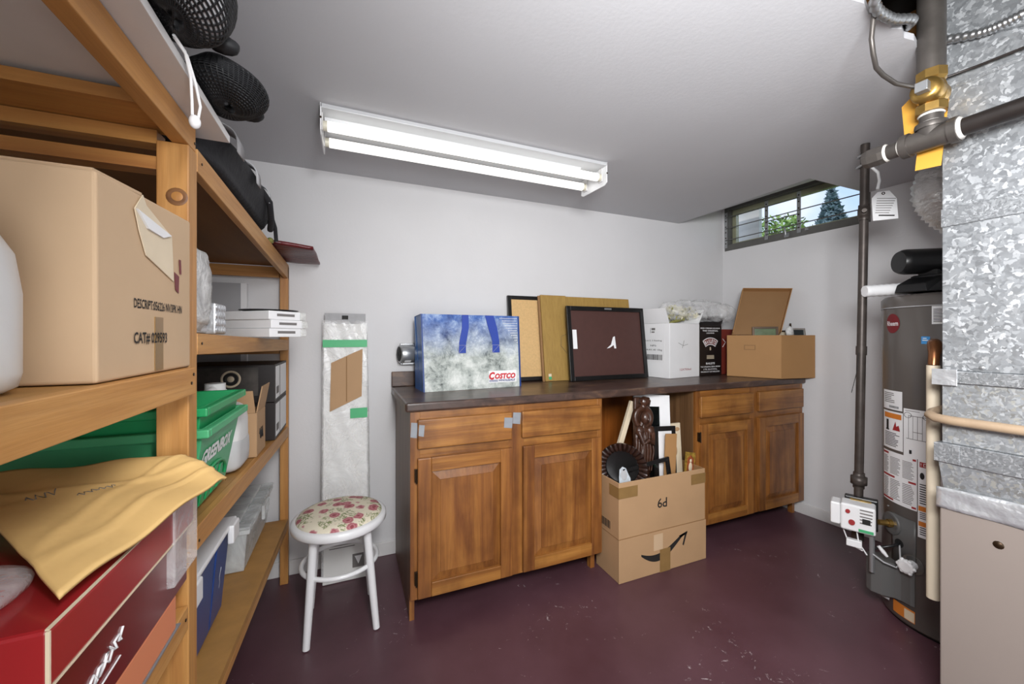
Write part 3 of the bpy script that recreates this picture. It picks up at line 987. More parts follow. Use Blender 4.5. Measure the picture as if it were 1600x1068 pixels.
# white jug at the left edge of the picture
t = thing('plastic_jug', 'white plastic jug at the left edge beside the big pale cardboard box', 'jug', (-.375, .525, 1.158))
b = MB().lathe([(.06, 0), (.07, .006), (.073, .02), (.073, .10), (.068, .14), (.05, .175), (.025, .20), (.02, .205), (.02, .225)], 28, Matrix.Translation((-.375, .525, 1.158)))
part('body', b, M['jug'], t)
part('cap', MB().cyl((-.375, .525, 1.372), (-.375, .525, 1.398), .024, 18), M['white'], t)
part('handle', MB().tube([(-.375, .455, 1.27), (-.375, .43, 1.30), (-.375, .44, 1.345), (-.375, .50, 1.36)], .009, 10), M['jug'], t)

# gift box, salmon folder, envelope, zip bag on the lower near shelf
t = thing('folder', 'salmon orange folder box lying under the red gift box', 'folder', (-.44, .72, .704))
part('case', MB().box(-.60, -.281, .52, .85, .7045, .768), M['salmon'], t, .006, 3)
part('edge', MB().box(-.60, -.279, .53, .86, .7042, .7065), M['grey'], t)
t = thing('gift_box', 'glossy red lidded gift box with worn white edges under the manila envelope', 'box', (-.43, .71, .769))
part('body', MB().box(-.60, -.278, .525, .885, .769, .925), M['giftdk'], t, .002)
lid = part('lid', MB().box(-.606, -.27, .518, .892, .872, .9305), M['giftred'], t, .004, 2)
part('worn_edge', MB().box(-.2735, -.2696, .5175, .892, .871, .8724), M['cream'], lid)
part('worn_edge', MB().box(-.2725, -.2693, .5175, .5198, .872, .929), M['cream'], lid)
part('worn_edge', MB().box(-.2735, -.2702, .519, .70, .9296, .931), M['cream'], lid)
part('script', MB().tube([(-.277, .55 + .0035 * i + .006 * math.sin(i * 2.1), .80 + .0008 * i + .008 * math.cos(i * 1.7)) for i in range(34)], .0016, 6).tube([(-.277, .57, .79), (-.277, .66, .80)], .0012, 6), M['white'], t, label='white handwritten script')
part('film_sleeve', MB().box(-.40, -.267, .80, .902, .80, .9335), M['film'], t, .003, label='clear film sleeve round the end')

t = thing('envelope', 'creased manila envelope draped over the red gift box in front of the post', 'envelope', (-.34, .74, .94))
N, R_, FR, FL = Vector((-.278, .548, .941)), Vector((-.212, .862, .958)), Vector((-.31, .895, .99)), Vector((-.58, .885, .99))
def env(u, v):
    p = (N * (1 - u) + R_ * u) * (1 - v) + (FL * (1 - u) + FR * u) * v
    k = .006 * math.sin(u * 5.2 + v * 3) * math.sin(v * PI) + .010 * u * math.sin(v * PI) + .003 * math.sin(u * 13 + v * 4)
    k += .004 * max(0, 1 - abs(v - .16 - .1 * u + .03 * math.sin(7 * u)) / .035) + .003 * max(0, 1 - abs(v - .75 + .35 * u) / .05) + .003 * max(0, 1 - abs(v - .2 - .5 * u) / .04)
    p.z += k + .004
    if u > .9:
        p.z -= .012 * ((u - .9) / .1) ** 2 * (1 - v)
    return p
part('sheet', MB().grid(env, 60, 44), M['manila'], t, solid=.005)
part('handwriting', MB().tube([env(.35 + .012 * i, .52 + .02 * math.sin(i * 2.3)) + Vector((0, 0, .0028)) for i in range(16)], .0007, 5), M['inkgrey'], t)
part('handwriting', MB().tube([env(.18 + .012 * i, .62 + .025 * math.sin(i * 1.9)) + Vector((0, 0, .0028)) for i in range(12)], .0007, 5), M['inkgrey'], t)
t = thing('zip_bag', 'clear zip bag of orange sweets with purple zip strip, left of the manila envelope', 'bag', (-.43, .59, .932))
part('sweets', MB().ball((-.44, .597, .943), (.07, .052, .011), 20, 10), M['orange'], t)
part('film', MB().ball((-.425, .585, .9395), (.095, .07, .0155), 24, 12, e=.7), M['film'], t)
part('zip_strip', MB().tube([(-.40, .522, .9455), (-.36, .535, .9465), (-.335, .55, .9455)], .003, 6), plain('purple_zip', '#6f5fb0', .4), t)

# ---- far bay, top shelf: backpack and red packet
t = thing('backpack', 'black backpack with pale grey stripes lying on the top shelf', 'backpack', (-.42, 1.38, 1.59))
def bp(d, th, p):
    return 1 + .035 * math.sin(4 * th + 3 * p) + .03 * math.sin(7 * p + th)
part('body', MB().ball((-.43, 1.37, 1.655), (.165, .36, .061), 44, 24, fn=bp, e=.48), M['blackfab'], t)
part('lid', MB().ball((-.40, 1.52, 1.66), (.13, .15, .045), 26, 16, fn=bp, e=.75), M['blackfab'], t)
def band(y, w, x0=-.56, x1=-.262, h=.066):
    pts = []
    for i in range(25):
        a = PI * i / 24
        pts.append((-.43 + .181 * math.copysign(abs(math.cos(a)) ** .48, math.cos(a)), .071 * abs(math.sin(a)) ** .48))
    b = MB()
    v = [(x, y - w, 1.655 + z) for x, z in pts] + [(x, y + w, 1.655 + z) for x, z in pts]
    n = len(pts)
    return b.add(v, [(i, i + 1, n + i + 1, n + i) for i in range(n - 1)], smooth=True)
for y, w in ((1.13, .03), (1.33, .024), (1.50, .012)):
    part('stripe', band(y, w), M['greyfab'], t, solid=.003, label='pale grey webbing stripe')
part('strap', MB().tube([(-.27, 1.45, 1.69), (-.25, 1.50, 1.66), (-.255, 1.56, 1.62), (-.27, 1.63, 1.60)], .010, 8), M['blackfab'], t)
part('strap', MB().tube([(-.30, 1.55, 1.69), (-.268, 1.62, 1.66), (-.262, 1.68, 1.62), (-.262, 1.70, 1.575)], .007, 8), M['blackfab'], t)
t = thing('film_packet', 'flat dark red film-wrapped packet sticking out from the far end of the top shelf', 'packet', (-.24, 1.94, 1.575))
def pk(u, v):
    x = -.36 + .215 * u
    return Vector((x, 1.765 + .40 * v + .03 * u, 1.588 + .004 * math.sin(9 * v + 4 * u) - .004 * u))
part('wrap', MB().grid(pk, 16, 14), M['pinkred'], t, solid=.012)
part('paper_edge', MB().box(-.28, -.15, 2.19, 2.215, 1.580, 1.584), M['paper'], t)
t = part('leaf_scrap', MB().ball((-.292, 1.765, 1.59), (.012, .02, .012), 12, 8), M['flowery'], None)
t['label'] = 'small yellow-green scrap on the top shelf between the backpack and the red packet'
t['category'] = 'scrap'

# ---- far bay, second shelf: wrapped goods, white boxes
t = thing('wrapped_stack', 'tall stack wrapped in wrinkled clear plastic behind the near post', 'package', (-.40, 1.1, 1.221))
part('contents', MB().box(-.47, -.335, 1.02, 1.20, 1.2225, 1.415), M['innerw'], t, .006)
def wr(d, th, p):
    return 1 + .03 * math.sin(9 * th) + .03 * math.sin(11 * p + 3 * th)
part('wrap', MB().ball((-.402, 1.11, 1.327), (.082, .104, .103), 40, 26, fn=wr, e=.42), M['filmm'], t)
t = thing('foil_box', 'small quilted silver box between the wrapped stack and the white paper stack', 'box', (-.36, 1.30, 1.215))
part('box', MB().box(-.43, -.325, 1.225, 1.31, 1.2205, 1.302), M['foil'], t, .004)
q = MB()
for iy in range(4):
    for iz in range(4):
        c = (-.3245, 1.235 + iy * .021, 1.231 + iz * .02)
        q.ball(c, (.003, .010, .0095), 8, 6)
part('quilting', q, M['foil'], t, kind='stuff')
LA = math.radians(50)
d2 = Vector((math.cos(LA), math.sin(LA), 0))
d1 = Vector((-math.sin(LA), math.cos(LA), 0))
def lit_box(z, h, dx, label):
    o = Vector((-.245 + dx, 1.47 + dx * .5, z))
    t = thing('document_box', label, 'box', tuple(o), 50, 'white flat boxes on the second shelf')
    X = frame(o, d2, d1)
    part('box', MB(X).box(0, .125, 0, .26, 0, h), M['paper'], t, .002)
    part('clear_end', MB(X).box(.126, .15, .0, .24, .001, h - .001), M['filmm'], t, .002, label='clear plastic end')
    part('print_strip', MB(X).box(.03, .1, -.0008, -.0003, h * .4, h * .7), M['inkgrey'], t)
lit_box(1.2125, .029, 0, 'white flat box with clear end, bottom of the pile of three')
lit_box(1.242, .028, .004, 'white flat box with clear end, middle of the pile of three')
lit_box(1.2705, .029, -.002, 'white flat box with clear end, topmost of the pile of three')
X = frame((-.245, 1.47, 1.3005), d2, d1)
t = thing('black_plate', 'thin black-rimmed glass plate lying on the pile of white flat boxes', 'plate', (-.2, 1.6, 1.3005))
part('plate', MB(X).lathe([(0, 0.001), (.07, 0.001), (.09, .004), (.092, .006), (.07, .004), (0, .004)], 30, X @ Matrix.Translation((.085, .10, 0))), M['blackm'], t)
t = thing('foam_panel', 'tall pale grey panel standing behind the shelves against the back wall', 'panel', (-.64, 2.23, .85))
part('sheet', MB().box(-.80, -.49, 2.222, 2.243, .08, 1.47), plain('grey_white_panel', '#a3a3a6', .6), t)
part('edge_strip', MB().box(-.4895, -.465, 2.218, 2.243, .08, 1.47), M['paper'], t)

# ---- far bay, third shelf: nested green boxes, jug, small carton, coffee cartons
def tote(name, label, x0, x1, y0, y1, z0, z1, tp, mat, parent_group=None, rim=.018, lip=.014):
    t = thing(name, label, 'tote', ((x0 + x1) / 2, (y0 + y1) / 2, z0), 0, parent_group)
    w = .004
    def ring(z, g):
        return [(x0 + g, y0 + g, z), (x1 - g, y0 + g, z), (x1 - g, y1 - g, z), (x0 + g, y1 - g, z)]
    v = ring(z0, tp) + ring(z1, 0) + ring(z1, w) + ring(z0 + w, tp + w)
    f = [(3, 2, 1, 0), (12, 13, 14, 15)]
    for i in range(4):
        j = (i + 1) % 4
        f += [(i, j, 4 + j, 4 + i), (4 + i, 4 + j, 8 + j, 8 + i), (8 + i, 8 + j, 12 + j, 12 + i)]
    part('tub', MB().add(v, f), mat, t, .003)
    b = MB()
    b.box(x0 - lip, x1 + lip, y0 - lip, y0, z1 - rim, z1)
    b.box(x0 - lip, x1 + lip, y1, y1 + lip, z1 - rim, z1)
    b.box(x0 - lip, x0, y0, y1, z1 - rim, z1)
    b.box(x1, x1 + lip, y0, y1, z1 - rim, z1)
    part('rim', b, mat, t, .003)
    return t
gx1, gy0, gy1, gz0, gz1 = -.284, .99, 1.29, .8335, 1.022
t = tote('recycling_tote', 'green recycling tote with white lettering on the third shelf, lower of the nested pair', -.66, gx1, gy0, gy1, gz0, gz1, .03, M['greenpale'], 'nested green totes')
en = Vector((.03, 0, gz1 - gz0))
fr = frame((gx1 - .0128, 1.15, .935), (0, 1, 0), en)
part('lettering', MB().text('GREENBOX', .034, fr @ Matrix.Translation((-.03, .018, .0018)), .04, .12, width=.215), M['white'], t)
a = [(-.03 + .105 * math.cos(k * PI / 14), .055 * math.sin(k * PI / 14)) for k in range(15)]
part('arch_rib', MB(fr).tube([(x, y - .075, .0025) for x, y in a], .0035, 8), M['green'], t)
for x in (-.06, -.02, .02, .06):
    h = .055 * math.sqrt(max(0, 1 - (x / .105) ** 2))
    part('rib', MB(fr).box(x - .039, x - .021, -.095, -.083 + h, 0, .003), M['green'], t)
tote('recycling_tote', 'bright green empty tote nested in the top of the lettered green tote', -.655, gx1 - .004, gy0 + .004, gy1 - .004, 1.0, 1.066, .008, M['green'], 'nested green totes')

t = thing('plastic_jug', 'translucent white jug on the third shelf behind the green totes', 'jug', (-.375, 1.41, z3(1.48)))
zj = z3(1.34) + .001
b = MB().ball((-.375, 1.41, zj + .10), (.076, .074, .10), 28, 18, e=.45)
part('body', b, M['jug'], t)
part('liquid', MB().ball((-.375, 1.41, zj + .055), (.0785, .0765, .054), 28, 14, e=.4), plain('grey_liquid_band', '#bcbcbc', .3), t, label='darker band of liquid')
part('neck', MB().tube([(-.375, 1.41, zj + .19), (-.375, 1.41, zj + .24)], [.05, .028], 16).cyl((-.375, 1.41, zj + .24), (-.375, 1.41, zj + .26), .026, 16), M['jug'], t)
part('handle', MB().tube([(-.375, 1.35, zj + .19), (-.375, 1.335, zj + .215), (-.375, 1.36, zj + .24), (-.375, 1.40, zj + .245)], .011, 10), M['jug'], t)

def open_box(t, X, w, d, h, mat, matin, wall=.004, flaps=()):
    """carton open at the top: local frame X, width w along x, depth d along y"""
    v = [(0, 0, 0), (w, 0, 0), (w, d, 0), (0, d, 0), (0, 0, h), (w, 0, h), (w, d, h), (0, d, h)]
    k = wall
    v += [(k, k, h), (w - k, k, h), (w - k, d - k, h), (k, d - k, h), (k, k, k), (w - k, k, k), (w - k, d - k, k), (k, d - k, k)]
    b = MB(X).add(v, [(3, 2, 1, 0)] + [(i, (i + 1) % 4, (i + 1) % 4 + 4, i + 4) for i in range(4)] + [(4 + i, 4 + (i + 1) % 4, 8 + (i + 1) % 4, 8 + i) for i in range(4)])
    b.add([v[i] for i in range(8, 16)], [(i, (i + 1) % 4, (i + 1) % 4 + 4, i + 4) for i in range(4)] + [(4, 5, 6, 7)], mat=1)
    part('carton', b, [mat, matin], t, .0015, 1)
    for side, ang, ln in flaps:
        a = math.radians(ang)                     # 0 = straight out, 90 = upright, over 90 = leaning in
        o, e, n, L = {'front': ((0, 0, h), (1, 0, 0), (0, -1, 0), w), 'back': ((w, d, h), (-1, 0, 0), (0, 1, 0), w),
                      'left': ((0, d, h), (0, -1, 0), (-1, 0, 0), d), 'right': ((w, 0, h), (0, 1, 0), (1, 0, 0), d)}[side]
        o, e, n = Vector(o), Vector(e), Vector(n)
        q = n * math.cos(a) * ln + Vector((0, 0, math.sin(a) * ln))
        p = [X @ (o + e * .004 + Vector((0, 0, .001))), X @ (o + e * (L - .004) + Vector((0, 0, .001))), X @ (o + e * (L - .008) + q), X @ (o + e * .008 + q)]
        part('flap', MB().slab(p[0], p[1], p[2], p[3], .003), mat, t)
t = thing('small_carton', 'small open brown carton between the translucent jug and the coffee cartons', 'box', (-.39, 1.6, z3(1.53)))
open_box(t, Matrix.Translation((-.48, 1.545, z3(1.54) + .001)), .185, .14, .15, M['kraft'], M['kraftin'], flaps=(('front', 75, .08), ('right', 80, .09)))
b = MB(frame((-.2945, 1.615, z3(1.54) + .07), (0, 1, 0), (0, 0, 1)))
part('print', b.tube([(-.03 + .004 * i, .02 * math.sin(i * 1.3), .0005) for i in range(15)], .0015, 6), M['ink'], t)

def coffee(z, label):
    t = thing('coffee_carton', label, 'box', (-.44, 1.98, z), 0, 'coffee cartons on the third shelf')
    part('carton', MB().box(-.63, -.287, 1.832, 2.13, z, z + .154), M['blackbox'], t, .002)
    part('picture_panel', MB().box(-.60, -.345, 1.8312, 1.8316, z + .03, z + .145), plain('grey_picture', '#3c3733', .5, var=.7, scale=14), t)
    X = frame((-.437, 1.8308, z + .10), (1, 0, 0), (0, 0, 1))
    part('emblem', MB(X).lathe([(.034, 0), (.034, .0006), (.026, .0006), (.026, 0)], 28, X, cap=False).lathe([(.0, .0007), (.012, .0007), (.012, 0)], 20, X), M['cream'], t, label='pale round emblem')
    part('emblem_ring', MB(X).lathe([(.024, 0), (.024, .0006), (.016, .0006), (.016, 0)], 28, X, cap=False), M['ink'], t)
    part('lettering', MB(X).text('250 g', .009, X @ Matrix.Translation((.05, -.082, .0002)), .03), M['white'], t)
    part('side_panel', MB().box(-.2868, -.2862, 1.85, 2.12, z + .012, z + .145), M['paper'], t)
    part('side_print', MB().box(-.286, -.2857, 1.94, 1.952, z + .012, z + .145).box(-.286, -.2857, 1.86, 1.92, z + .03, z + .06), M['inkgrey'], t)
zc = z3(1.83) + .001
coffee(zc, 'black coffee carton with pale round emblem, lower of the two beside the far post')
coffee(zc + .1555, 'black coffee carton with pale round emblem, upper of the two beside the far post')

# ---- lowest shelf: blue tote, clear bin
t = tote('blue_tote', 'dark blue plastic tote with white lid on the lowest shelf by the near post', -.66, -.335, 1.0, 1.40, .419, .655, .018, M['blue'], rim=.012, lip=.006)
part('lid', MB().box(-.67, -.322, .985, 1.415, .6555, .668), M['white'], t, .004)
for y in (1.03, 1.34):
    part('latch', MB().box(-.328, -.312, y, y + .06, .615, .668), M['white'], t, .004)
for y in (1.10, 1.27):
    part('rib', MB().hexa([(-.36, y, .425), (-.351, y, .425), (-.351, y + .016, .425), (-.36, y + .016, .425)], [(-.34, y, .64), (-.333, y, .64), (-.333, y + .016, .64), (-.34, y + .016, .64)]), M['blue'], t, .002)
part('scribble', MB().tube([(-.3475 + .0006 * i, 1.335 + .004 * math.sin(i), .50 + .007 * i) for i in range(9)], .0012, 6), M['greyfab'], t)
z = z4(1.66) + .001
t = tote('clear_bin', 'clear plastic storage bin with lid on the lowest shelf near the far post', -.66, -.345, 1.655, 2.10, z, z + .155, .014, M['bin'], rim=.016, lip=.008)
part('lid', MB().box(-.665, -.335, 1.645, 2.112, z + .156, z + .166), M['bin'], t, .004)
part('lid_ridge', MB().box(-.62, -.375, 1.69, 2.07, z + .1665, z + .178), M['bin'], t, .005)
part('clip', MB().box(-.334, -.322, 1.83, 1.93, z + .11, z + .166), M['bin'], t, .003)
part('contents', MB().box(-.62, -.39, 1.69, 2.05, z + .006, z + .06), M['paper'], t, .01, label='pale papers inside')

# ------------------------------------------------------------------ things on the worktop
ZT = .9355
# reusable shopping bag
t = thing('shopping_bag', 'large printed reusable shopping bag with blue handles and icy picture, on the worktop', 'bag', (.60, 2.05, ZT))
X = frame((.333, 1.945, ZT), (.557, .034, 0), (-.034, .557, 0))
w, d, h = .548, .19, .393
def side(mb, u0, u1):
    return mb
v = [(0, 0, 0), (w, 0, 0), (w, d, 0), (0, d, 0), (-.006, .035, h), (w + .004, .035, h), (w + .002, d - .012, h), (-.008, d - .02, h - .008)]
k = .004
v += [(p[0] + (k if i in (0, 3) else -k), p[1] + (k if i < 2 else -k), p[2]) for i, p in enumerate(v[4:])]
v += [(k, k, k), (w - k, k, k), (w - k, d - k, k), (k, d - k, k)]
b = MB(X).add(v, [(3, 2, 1, 0), (1, 2, 6, 5), (2, 3, 7, 6), (12, 13, 14, 15)] + [(4 + i, 4 + (i + 1) % 4, 8 + (i + 1) % 4, 8 + i) for i in range(4)] + [(8 + i, 8 + (i + 1) % 4, 12 + (i + 1) % 4, 12 + i) for i in range(4)], mat=1)
b.add(v[:8], [(0, 1, 5, 4)], mat=0)
# gusset on the left end folds inwards
g = [(0, 0, 0), (-.006, .035, h), (.03, (d + .015) / 2, h - .012), (.004, d / 2, 0), (0, d, 0), (-.008, d - .02, h - .008)]
b.add(g, [(0, 1, 2, 3), (3, 2, 5, 4)], mat=1)
part('bag_body', b, [M['bagprint'], plain('blue_bag_side', '#2d5f9f', .35, var=.3, scale=12)], t)
def bf(u, z):                                      # point on the leaning front face
    return X @ Vector((u * w + (-.006 + .01 * u) * z / h, .035 * z / h - .0012, z))
def front(mb, pts, lift=.0, mat=0):
    p = [bf(u, z) + X.to_3x3() @ Vector((0, -lift, 0)) for u, z in pts]
    return mb.slab(*p, .0008, mat=mat)
part('edge_trim', front(front(MB(), [(0, 0), (.014, 0), (.014, h), (0, h)], .001), [(.982, 0), (1, 0), (1, h), (.982, h)], .001), M['blue'], t, kind='stuff')
for u0, u1 in ((.375, .455), (.655, .75)):
    hd = part('handle', front(MB(), [(u0 - .03 if u0 < .5 else u0 + .035, .19), (u1 - .035 if u0 < .5 else u1 + .025, .19), (u1 - .03 if u0 < .5 else u1 + .02, .25), (u0 - .02 if u0 < .5 else u0 + .04, .25)], .0015), M['webblue'], t)
    a = [(u0 - .02, .25), (u1 - .03, .25), (u1, .325), (u0 + .01, .325)] if u0 < .5 else [(u0 + .04, .25), (u1 + .02, .25), (u1, .325), (u0, .325)]
    c = [(u0 + .01, .325), (u1, .325), (u1, .393), (u0 + .015, .393)] if u0 < .5 else [(u0, .325), (u1, .325), (u1 - .035, .393), (u0 - .03, .393)]
    part('handle_strap', front(front(MB(), a, .0045), c, .004), M['webblue'], hd)
    q = [(p[0], p[1]) for p in ([(u0 - .03, .19), (u1 - .035, .19), (u1 - .033, .232), (u0 - .024, .232)] if u0 < .5 else [(u0 + .037, .19), (u1 + .023, .19), (u1 + .021, .232), (u0 + .039, .232)])]
    st = MB()
    for i in range(4):
        st.tube([bf(*q[i]) + Vector((0, -.0018, 0)), bf(*q[(i + 1) % 4]) + Vector((0, -.0018, 0))], .0007, 5)
    st.tube([bf(*q[0]) + Vector((0, -.0018, 0)), bf(*q[2]) + Vector((0, -.0018, 0))], .0007, 5)
    part('stitching', st, M['greyfab'], hd, kind='stuff')
fb = frame(bf(.79, .058) + Vector((0, -.0022, 0)), bf(1, .058) - bf(0, .058), bf(.5, .1) - bf(.5, 0))
part('logo_patch', MB(fb).prism([(-.082, -.03), (.086, -.03), (.088, .034), (-.078, .034)], .0008, h0=-.0006), M['paper'], t)
b = MB(fb).text('C', .042, fb @ Matrix.Translation((-.061, .007, .0011)), .055, .25, width=.036)
LOGO = plain('logo_red', '#c4202c', .5)
part('initial', b, LOGO, t, label='large red initial')
b = MB(fb).text('OSTCO', .031, fb @ Matrix.Translation((.018, .004, .0011)), .055, .25, width=.125)
part('lettering', b, LOGO, t, label='red lettering')
b = MB(fb).text('WHOLESALE', .012, fb @ Matrix.Translation((.028, -.019, .0011)), .04, .25, width=.1)
for i in range(3):
    b.prism([(-.078, -.0145 - i * .004), (-.026, -.0145 - i * .004), (-.026, -.0168 - i * .004), (-.078, -.0168 - i * .004)][::-1], .0012, h0=.0009)
part('lettering', b, plain('logo_blue', '#2b3d78', .5), t, label='blue lettering and stripes')
dots = MB()
for i in range(15):
    for j in range(12):
        u, z = .73 + i * .0165 + (j % 2) * .008, .23 + j * .0135
        if u > .97 or (u - .97) * .75 + (z - .39) < -.155:
            continue
        p = bf(u, z)
        dots.lathe([(0, .0006), (.0028, .0006), (.0028, 0)], 8, frame(p + Vector((0, -.0006, 0)), (1, .06, 0), (0, .09, 1)))
part('white_dots', dots, M['white'], t, kind='stuff')

# pictures and boards leaning on the wall
def lean(BL, BR, z1, back):
    """frame with origin at the bottom left front, x along the bottom, y up the leaning face, z towards the room"""
    BL, BR = Vector(BL), Vector(BR)
    up = Vector((0, back, z1 - BL.z))
    return frame(BL, BR - BL, up), (BR - BL).length, up.length
t = thing('cork_board', 'tan cork board in a black frame leaning behind the shopping bag', 'board', (1.1, 2.18, ZT))
X, w, h = lean((.90, 2.165, ZT + .005), (1.34, 2.165, ZT + .005), 1.47, .065)
part('cork', MB(X).box(.02, w - .02, .02, h - .02, -.012, -.004), M['cork'], t)
for a in ((0, .024, 0, h), (w - .024, w, 0, h)):
    part('frame_side', MB(X).box(*a, -.016, 0), M['blackm'], t, .001)
for a in ((.024, w - .024, 0, .024), (.024, w - .024, h - .024, h)):
    part('frame_rail', MB(X).box(*a, -.016, 0), M['blackm'], t, .001)
part('hanger', MB(X).box(.012, .024, .24, .26, .001, .006), M['ink'], t)
t = thing('flat_carton', 'large flat golden-brown cardboard sheet leaning between the cork board and the black frame', 'cardboard', (1.45, 2.17, ZT))
X, w, h = lean((1.098, 2.12, ZT + .001), (1.80, 2.115, ZT + .001), 1.478, .075)
s = w * .28
part('sheet', MB(X).box(.012, s - .001, 0, h, -.012, 0), M['gold'], t, .001)
part('sheet', MB(X).box(s + .001, w, 0, h - .004, -.012, -.001), M['gold'], t, .001)
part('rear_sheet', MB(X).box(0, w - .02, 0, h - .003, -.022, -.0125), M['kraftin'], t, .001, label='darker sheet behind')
st = part('sticker', MB(X).box(.035, .055, .01, .045, 0, .0008), M['cream'], t)
part('sticker_band', MB(X).box(.035, .055, .01, .028, .0009, .0013), M['greenpale'], st)
part('string', MB(X).tube([(.20, .30, .002), (.14, .28, .003), (.135, .22, .003), (.175, .17, .003)], .001, 5), M['wire'], t)
t = thing('mounted_picture', 'black picture frame turned to show its brown paper back with a white mark', 'picture', (1.55, 2.1, ZT))
X, w, h = lean((1.245, 2.055, ZT + .001), (1.853, 2.06, ZT + .001), 1.405, .055)
fw = .028
for a in ((0, fw, 0, h), (w - fw, w, 0, h)):
    part('frame_side', MB(X).box(*a, -.006, .012), M['blackm'], t, .002)
for a in ((fw, w - fw, 0, fw), (fw, w - fw, h - fw, h)):
    part('frame_rail', MB(X).box(*a, -.006, .012), M['blackm'], t, .002)
part('backing', MB(X).box(fw, w - fw, fw, h - fw, -.004, .002), M['maroonb'], t)
part('hanger', MB(X).box(w * .47, w * .56, h - .018, h - .008, .0121, .0145), M['steel'], t)
part('tape', MB(X).box(.03, .06, .20, .32, .0125, .0135), M['paper'], t, label='white tape tab')
b = MB(X).add([(.29, .20, .0025), (.325, .225, .0025), (.345, .275, .0025), (.36, .28, .0025), (.365, .2, .0025), (.35, .2, .0025), (.345, .222, .0025), (.315, .205, .0025)], [(0, 1, 2, 3, 4, 5, 6, 7)])
part('white_mark', b, M['paper'], t)

# white wine carton
t = thing('wine_carton', 'open white carton with barcode label beside the brown picture back', 'box', (2.0, 2.08, ZT))
X = rotz((1.93, 1.94, ZT + .0005), 8)
open_box(t, X, .318, .235, .365, M['paper'], M['paper'], flaps=(('left', 70, .105), ('right', 55, .12), ('back', 100, .1), ('front', -62, .001)))
XL = X @ frame((0, .235, 0), (0, -1, 0), (0, 0, 1))
part('label', MB(XL).box(.02, .195, .105, .265, .0004, .0012), M['white'], t)
b = MB()
for i, (s, z, sz, wd) in enumerate((('Lot S. S Riesling', .248, .012, .135), ('54-AV..45 15kg', .185, .014, .14), ('NPS:', .215, .011, .05))):
    b.text(s, sz, XL @ Matrix.Translation((.107, z, .0014)), .012, width=wd)
bar = MB(XL)
rnd = random.Random(3)
x = .035
while x < .18:
    wd = rnd.choice((.002, .003, .005))
    bar.box(x, x + wd, .118, .155, .0013, .0016)
    x += wd + rnd.choice((.002, .003))
part('lettering', b, M['ink'], t)
part('barcode', bar, M['ink'], t, kind='stuff')
XF = X @ frame((0, 0, 0), (1, 0, 0), (0, 0, 1))
part('lettering', MB().text('12X750ml', .014, XF @ Matrix.Translation((.165, .055, .0004)), .01, width=.12), M['red'], t, label='red lettering')
part('pen_mark', MB(XF).tube([(.09, .235, .0005), (.14, .215, .0005), (.19, .225, .0005)], .0012, 5).tube([(.13, .20, .0005), (.15, .25, .0005)], .0012, 5), M['inkgrey'], t)
part('print_mark', MB(XL).box(.08, .083, .30, .335, .0003, .0008).box(.09, .12, .32, .335, .0003, .0008).box(.09, .115, .303, .312, .0003, .0008), M['inkgrey'], t, kind='stuff')

# black liqueur carton
t = thing('liqueur_carton', 'tall dark carton with white lettering between the white carton and the open brown carton', 'box', (2.37, 2.1, ZT))
X = rotz((2.262, 2.0, ZT + .0005), 2)
open_box(t, X, .23, .20, .355, M['blackbox'], M['paper'], flaps=(('left', 105, .09), ('right', 62, .085)))
XF = X @ frame((0, 0, 0), (1, 0, 0), (0, 0, 1))
b = MB()
for i in range(3):
    b.text(('IRISH CREAM LIQUEUR', 'THE ORIGINAL', 'LIQUEUR')[i], .011, XF @ Matrix.Translation((.112, .335 - i * .017, .0005)), .02, width=(.2, .16, .08)[i])
part('lettering', b, M['paper'], t)
b = MB()
b.text('BAILEYS', .014, XF @ Matrix.Translation((.112, .085, .0005)), .02, width=.09)
for i in range(3):
    b.text(('THE ORIGINAL IRISH CREAM', '17% ALC/VOL', 'PRODUCT OF IRELAND')[i], .010, XF @ Matrix.Translation((.112, .062 - i * .018, .0005)), .02, width=(.2, .14, .19)[i])
part('lettering', b, M['paper'], t)
arc = MB(XF)
ro, ri, a0, a1 = .135, .083, PI * .5 + .62, PI * .5 - .62
def arch(r0, r1, z, pad=0):
    n = 14
    p = [(.112 + r1 * math.cos(a0 + pad + (a1 - a0 - 2 * pad) * i / n), .135 + r1 * math.sin(a0 + pad + (a1 - a0 - 2 * pad) * i / n)) for i in range(n + 1)]
    q = [(.112 + r0 * math.cos(a0 + pad + (a1 - a0 - 2 * pad) * i / n), .135 + r0 * math.sin(a0 + pad + (a1 - a0 - 2 * pad) * i / n)) for i in range(n + 1)]
    m = MB(XF)
    for i in range(n):
        m.prism([q[i], q[i + 1], p[i + 1], p[i]], z, h0=0)
    return m
em = part('emblem', arch(ri, ro, .0006), M['paper'], t, label='white arched emblem')
part('emblem_field', arch(ri + .006, ro - .006, .0009, -.05), M['redbox'], em)
b = MB()
for i, ch in enumerate('BAILEYS'):
    a = PI * .5 + .47 - .157 * i
    r = (ri + ro) / 2
    T = XF @ Matrix.Translation((.112 + r * math.cos(a), .135 + r * math.sin(a), .0012)) @ Matrix.Rotation(a - PI / 2, 4, 'Z')
    b.text(ch, .028, T, .03, width=.005 if ch == 'I' else .015)
part('emblem_lettering', b, M['paper'], em)
b = MB()
b.text('B', .022, XF @ Matrix.Translation((.112, .19, .0006)), .03)
part('initial', b, M['cream'], t)
b = MB()
for i in range(4):
    b.box(.075, .15, .118 + i * .007, .1215 + i * .007, 0, .0006, T=XF)
part('print_lines', b, M['cream'], t, kind='stuff')
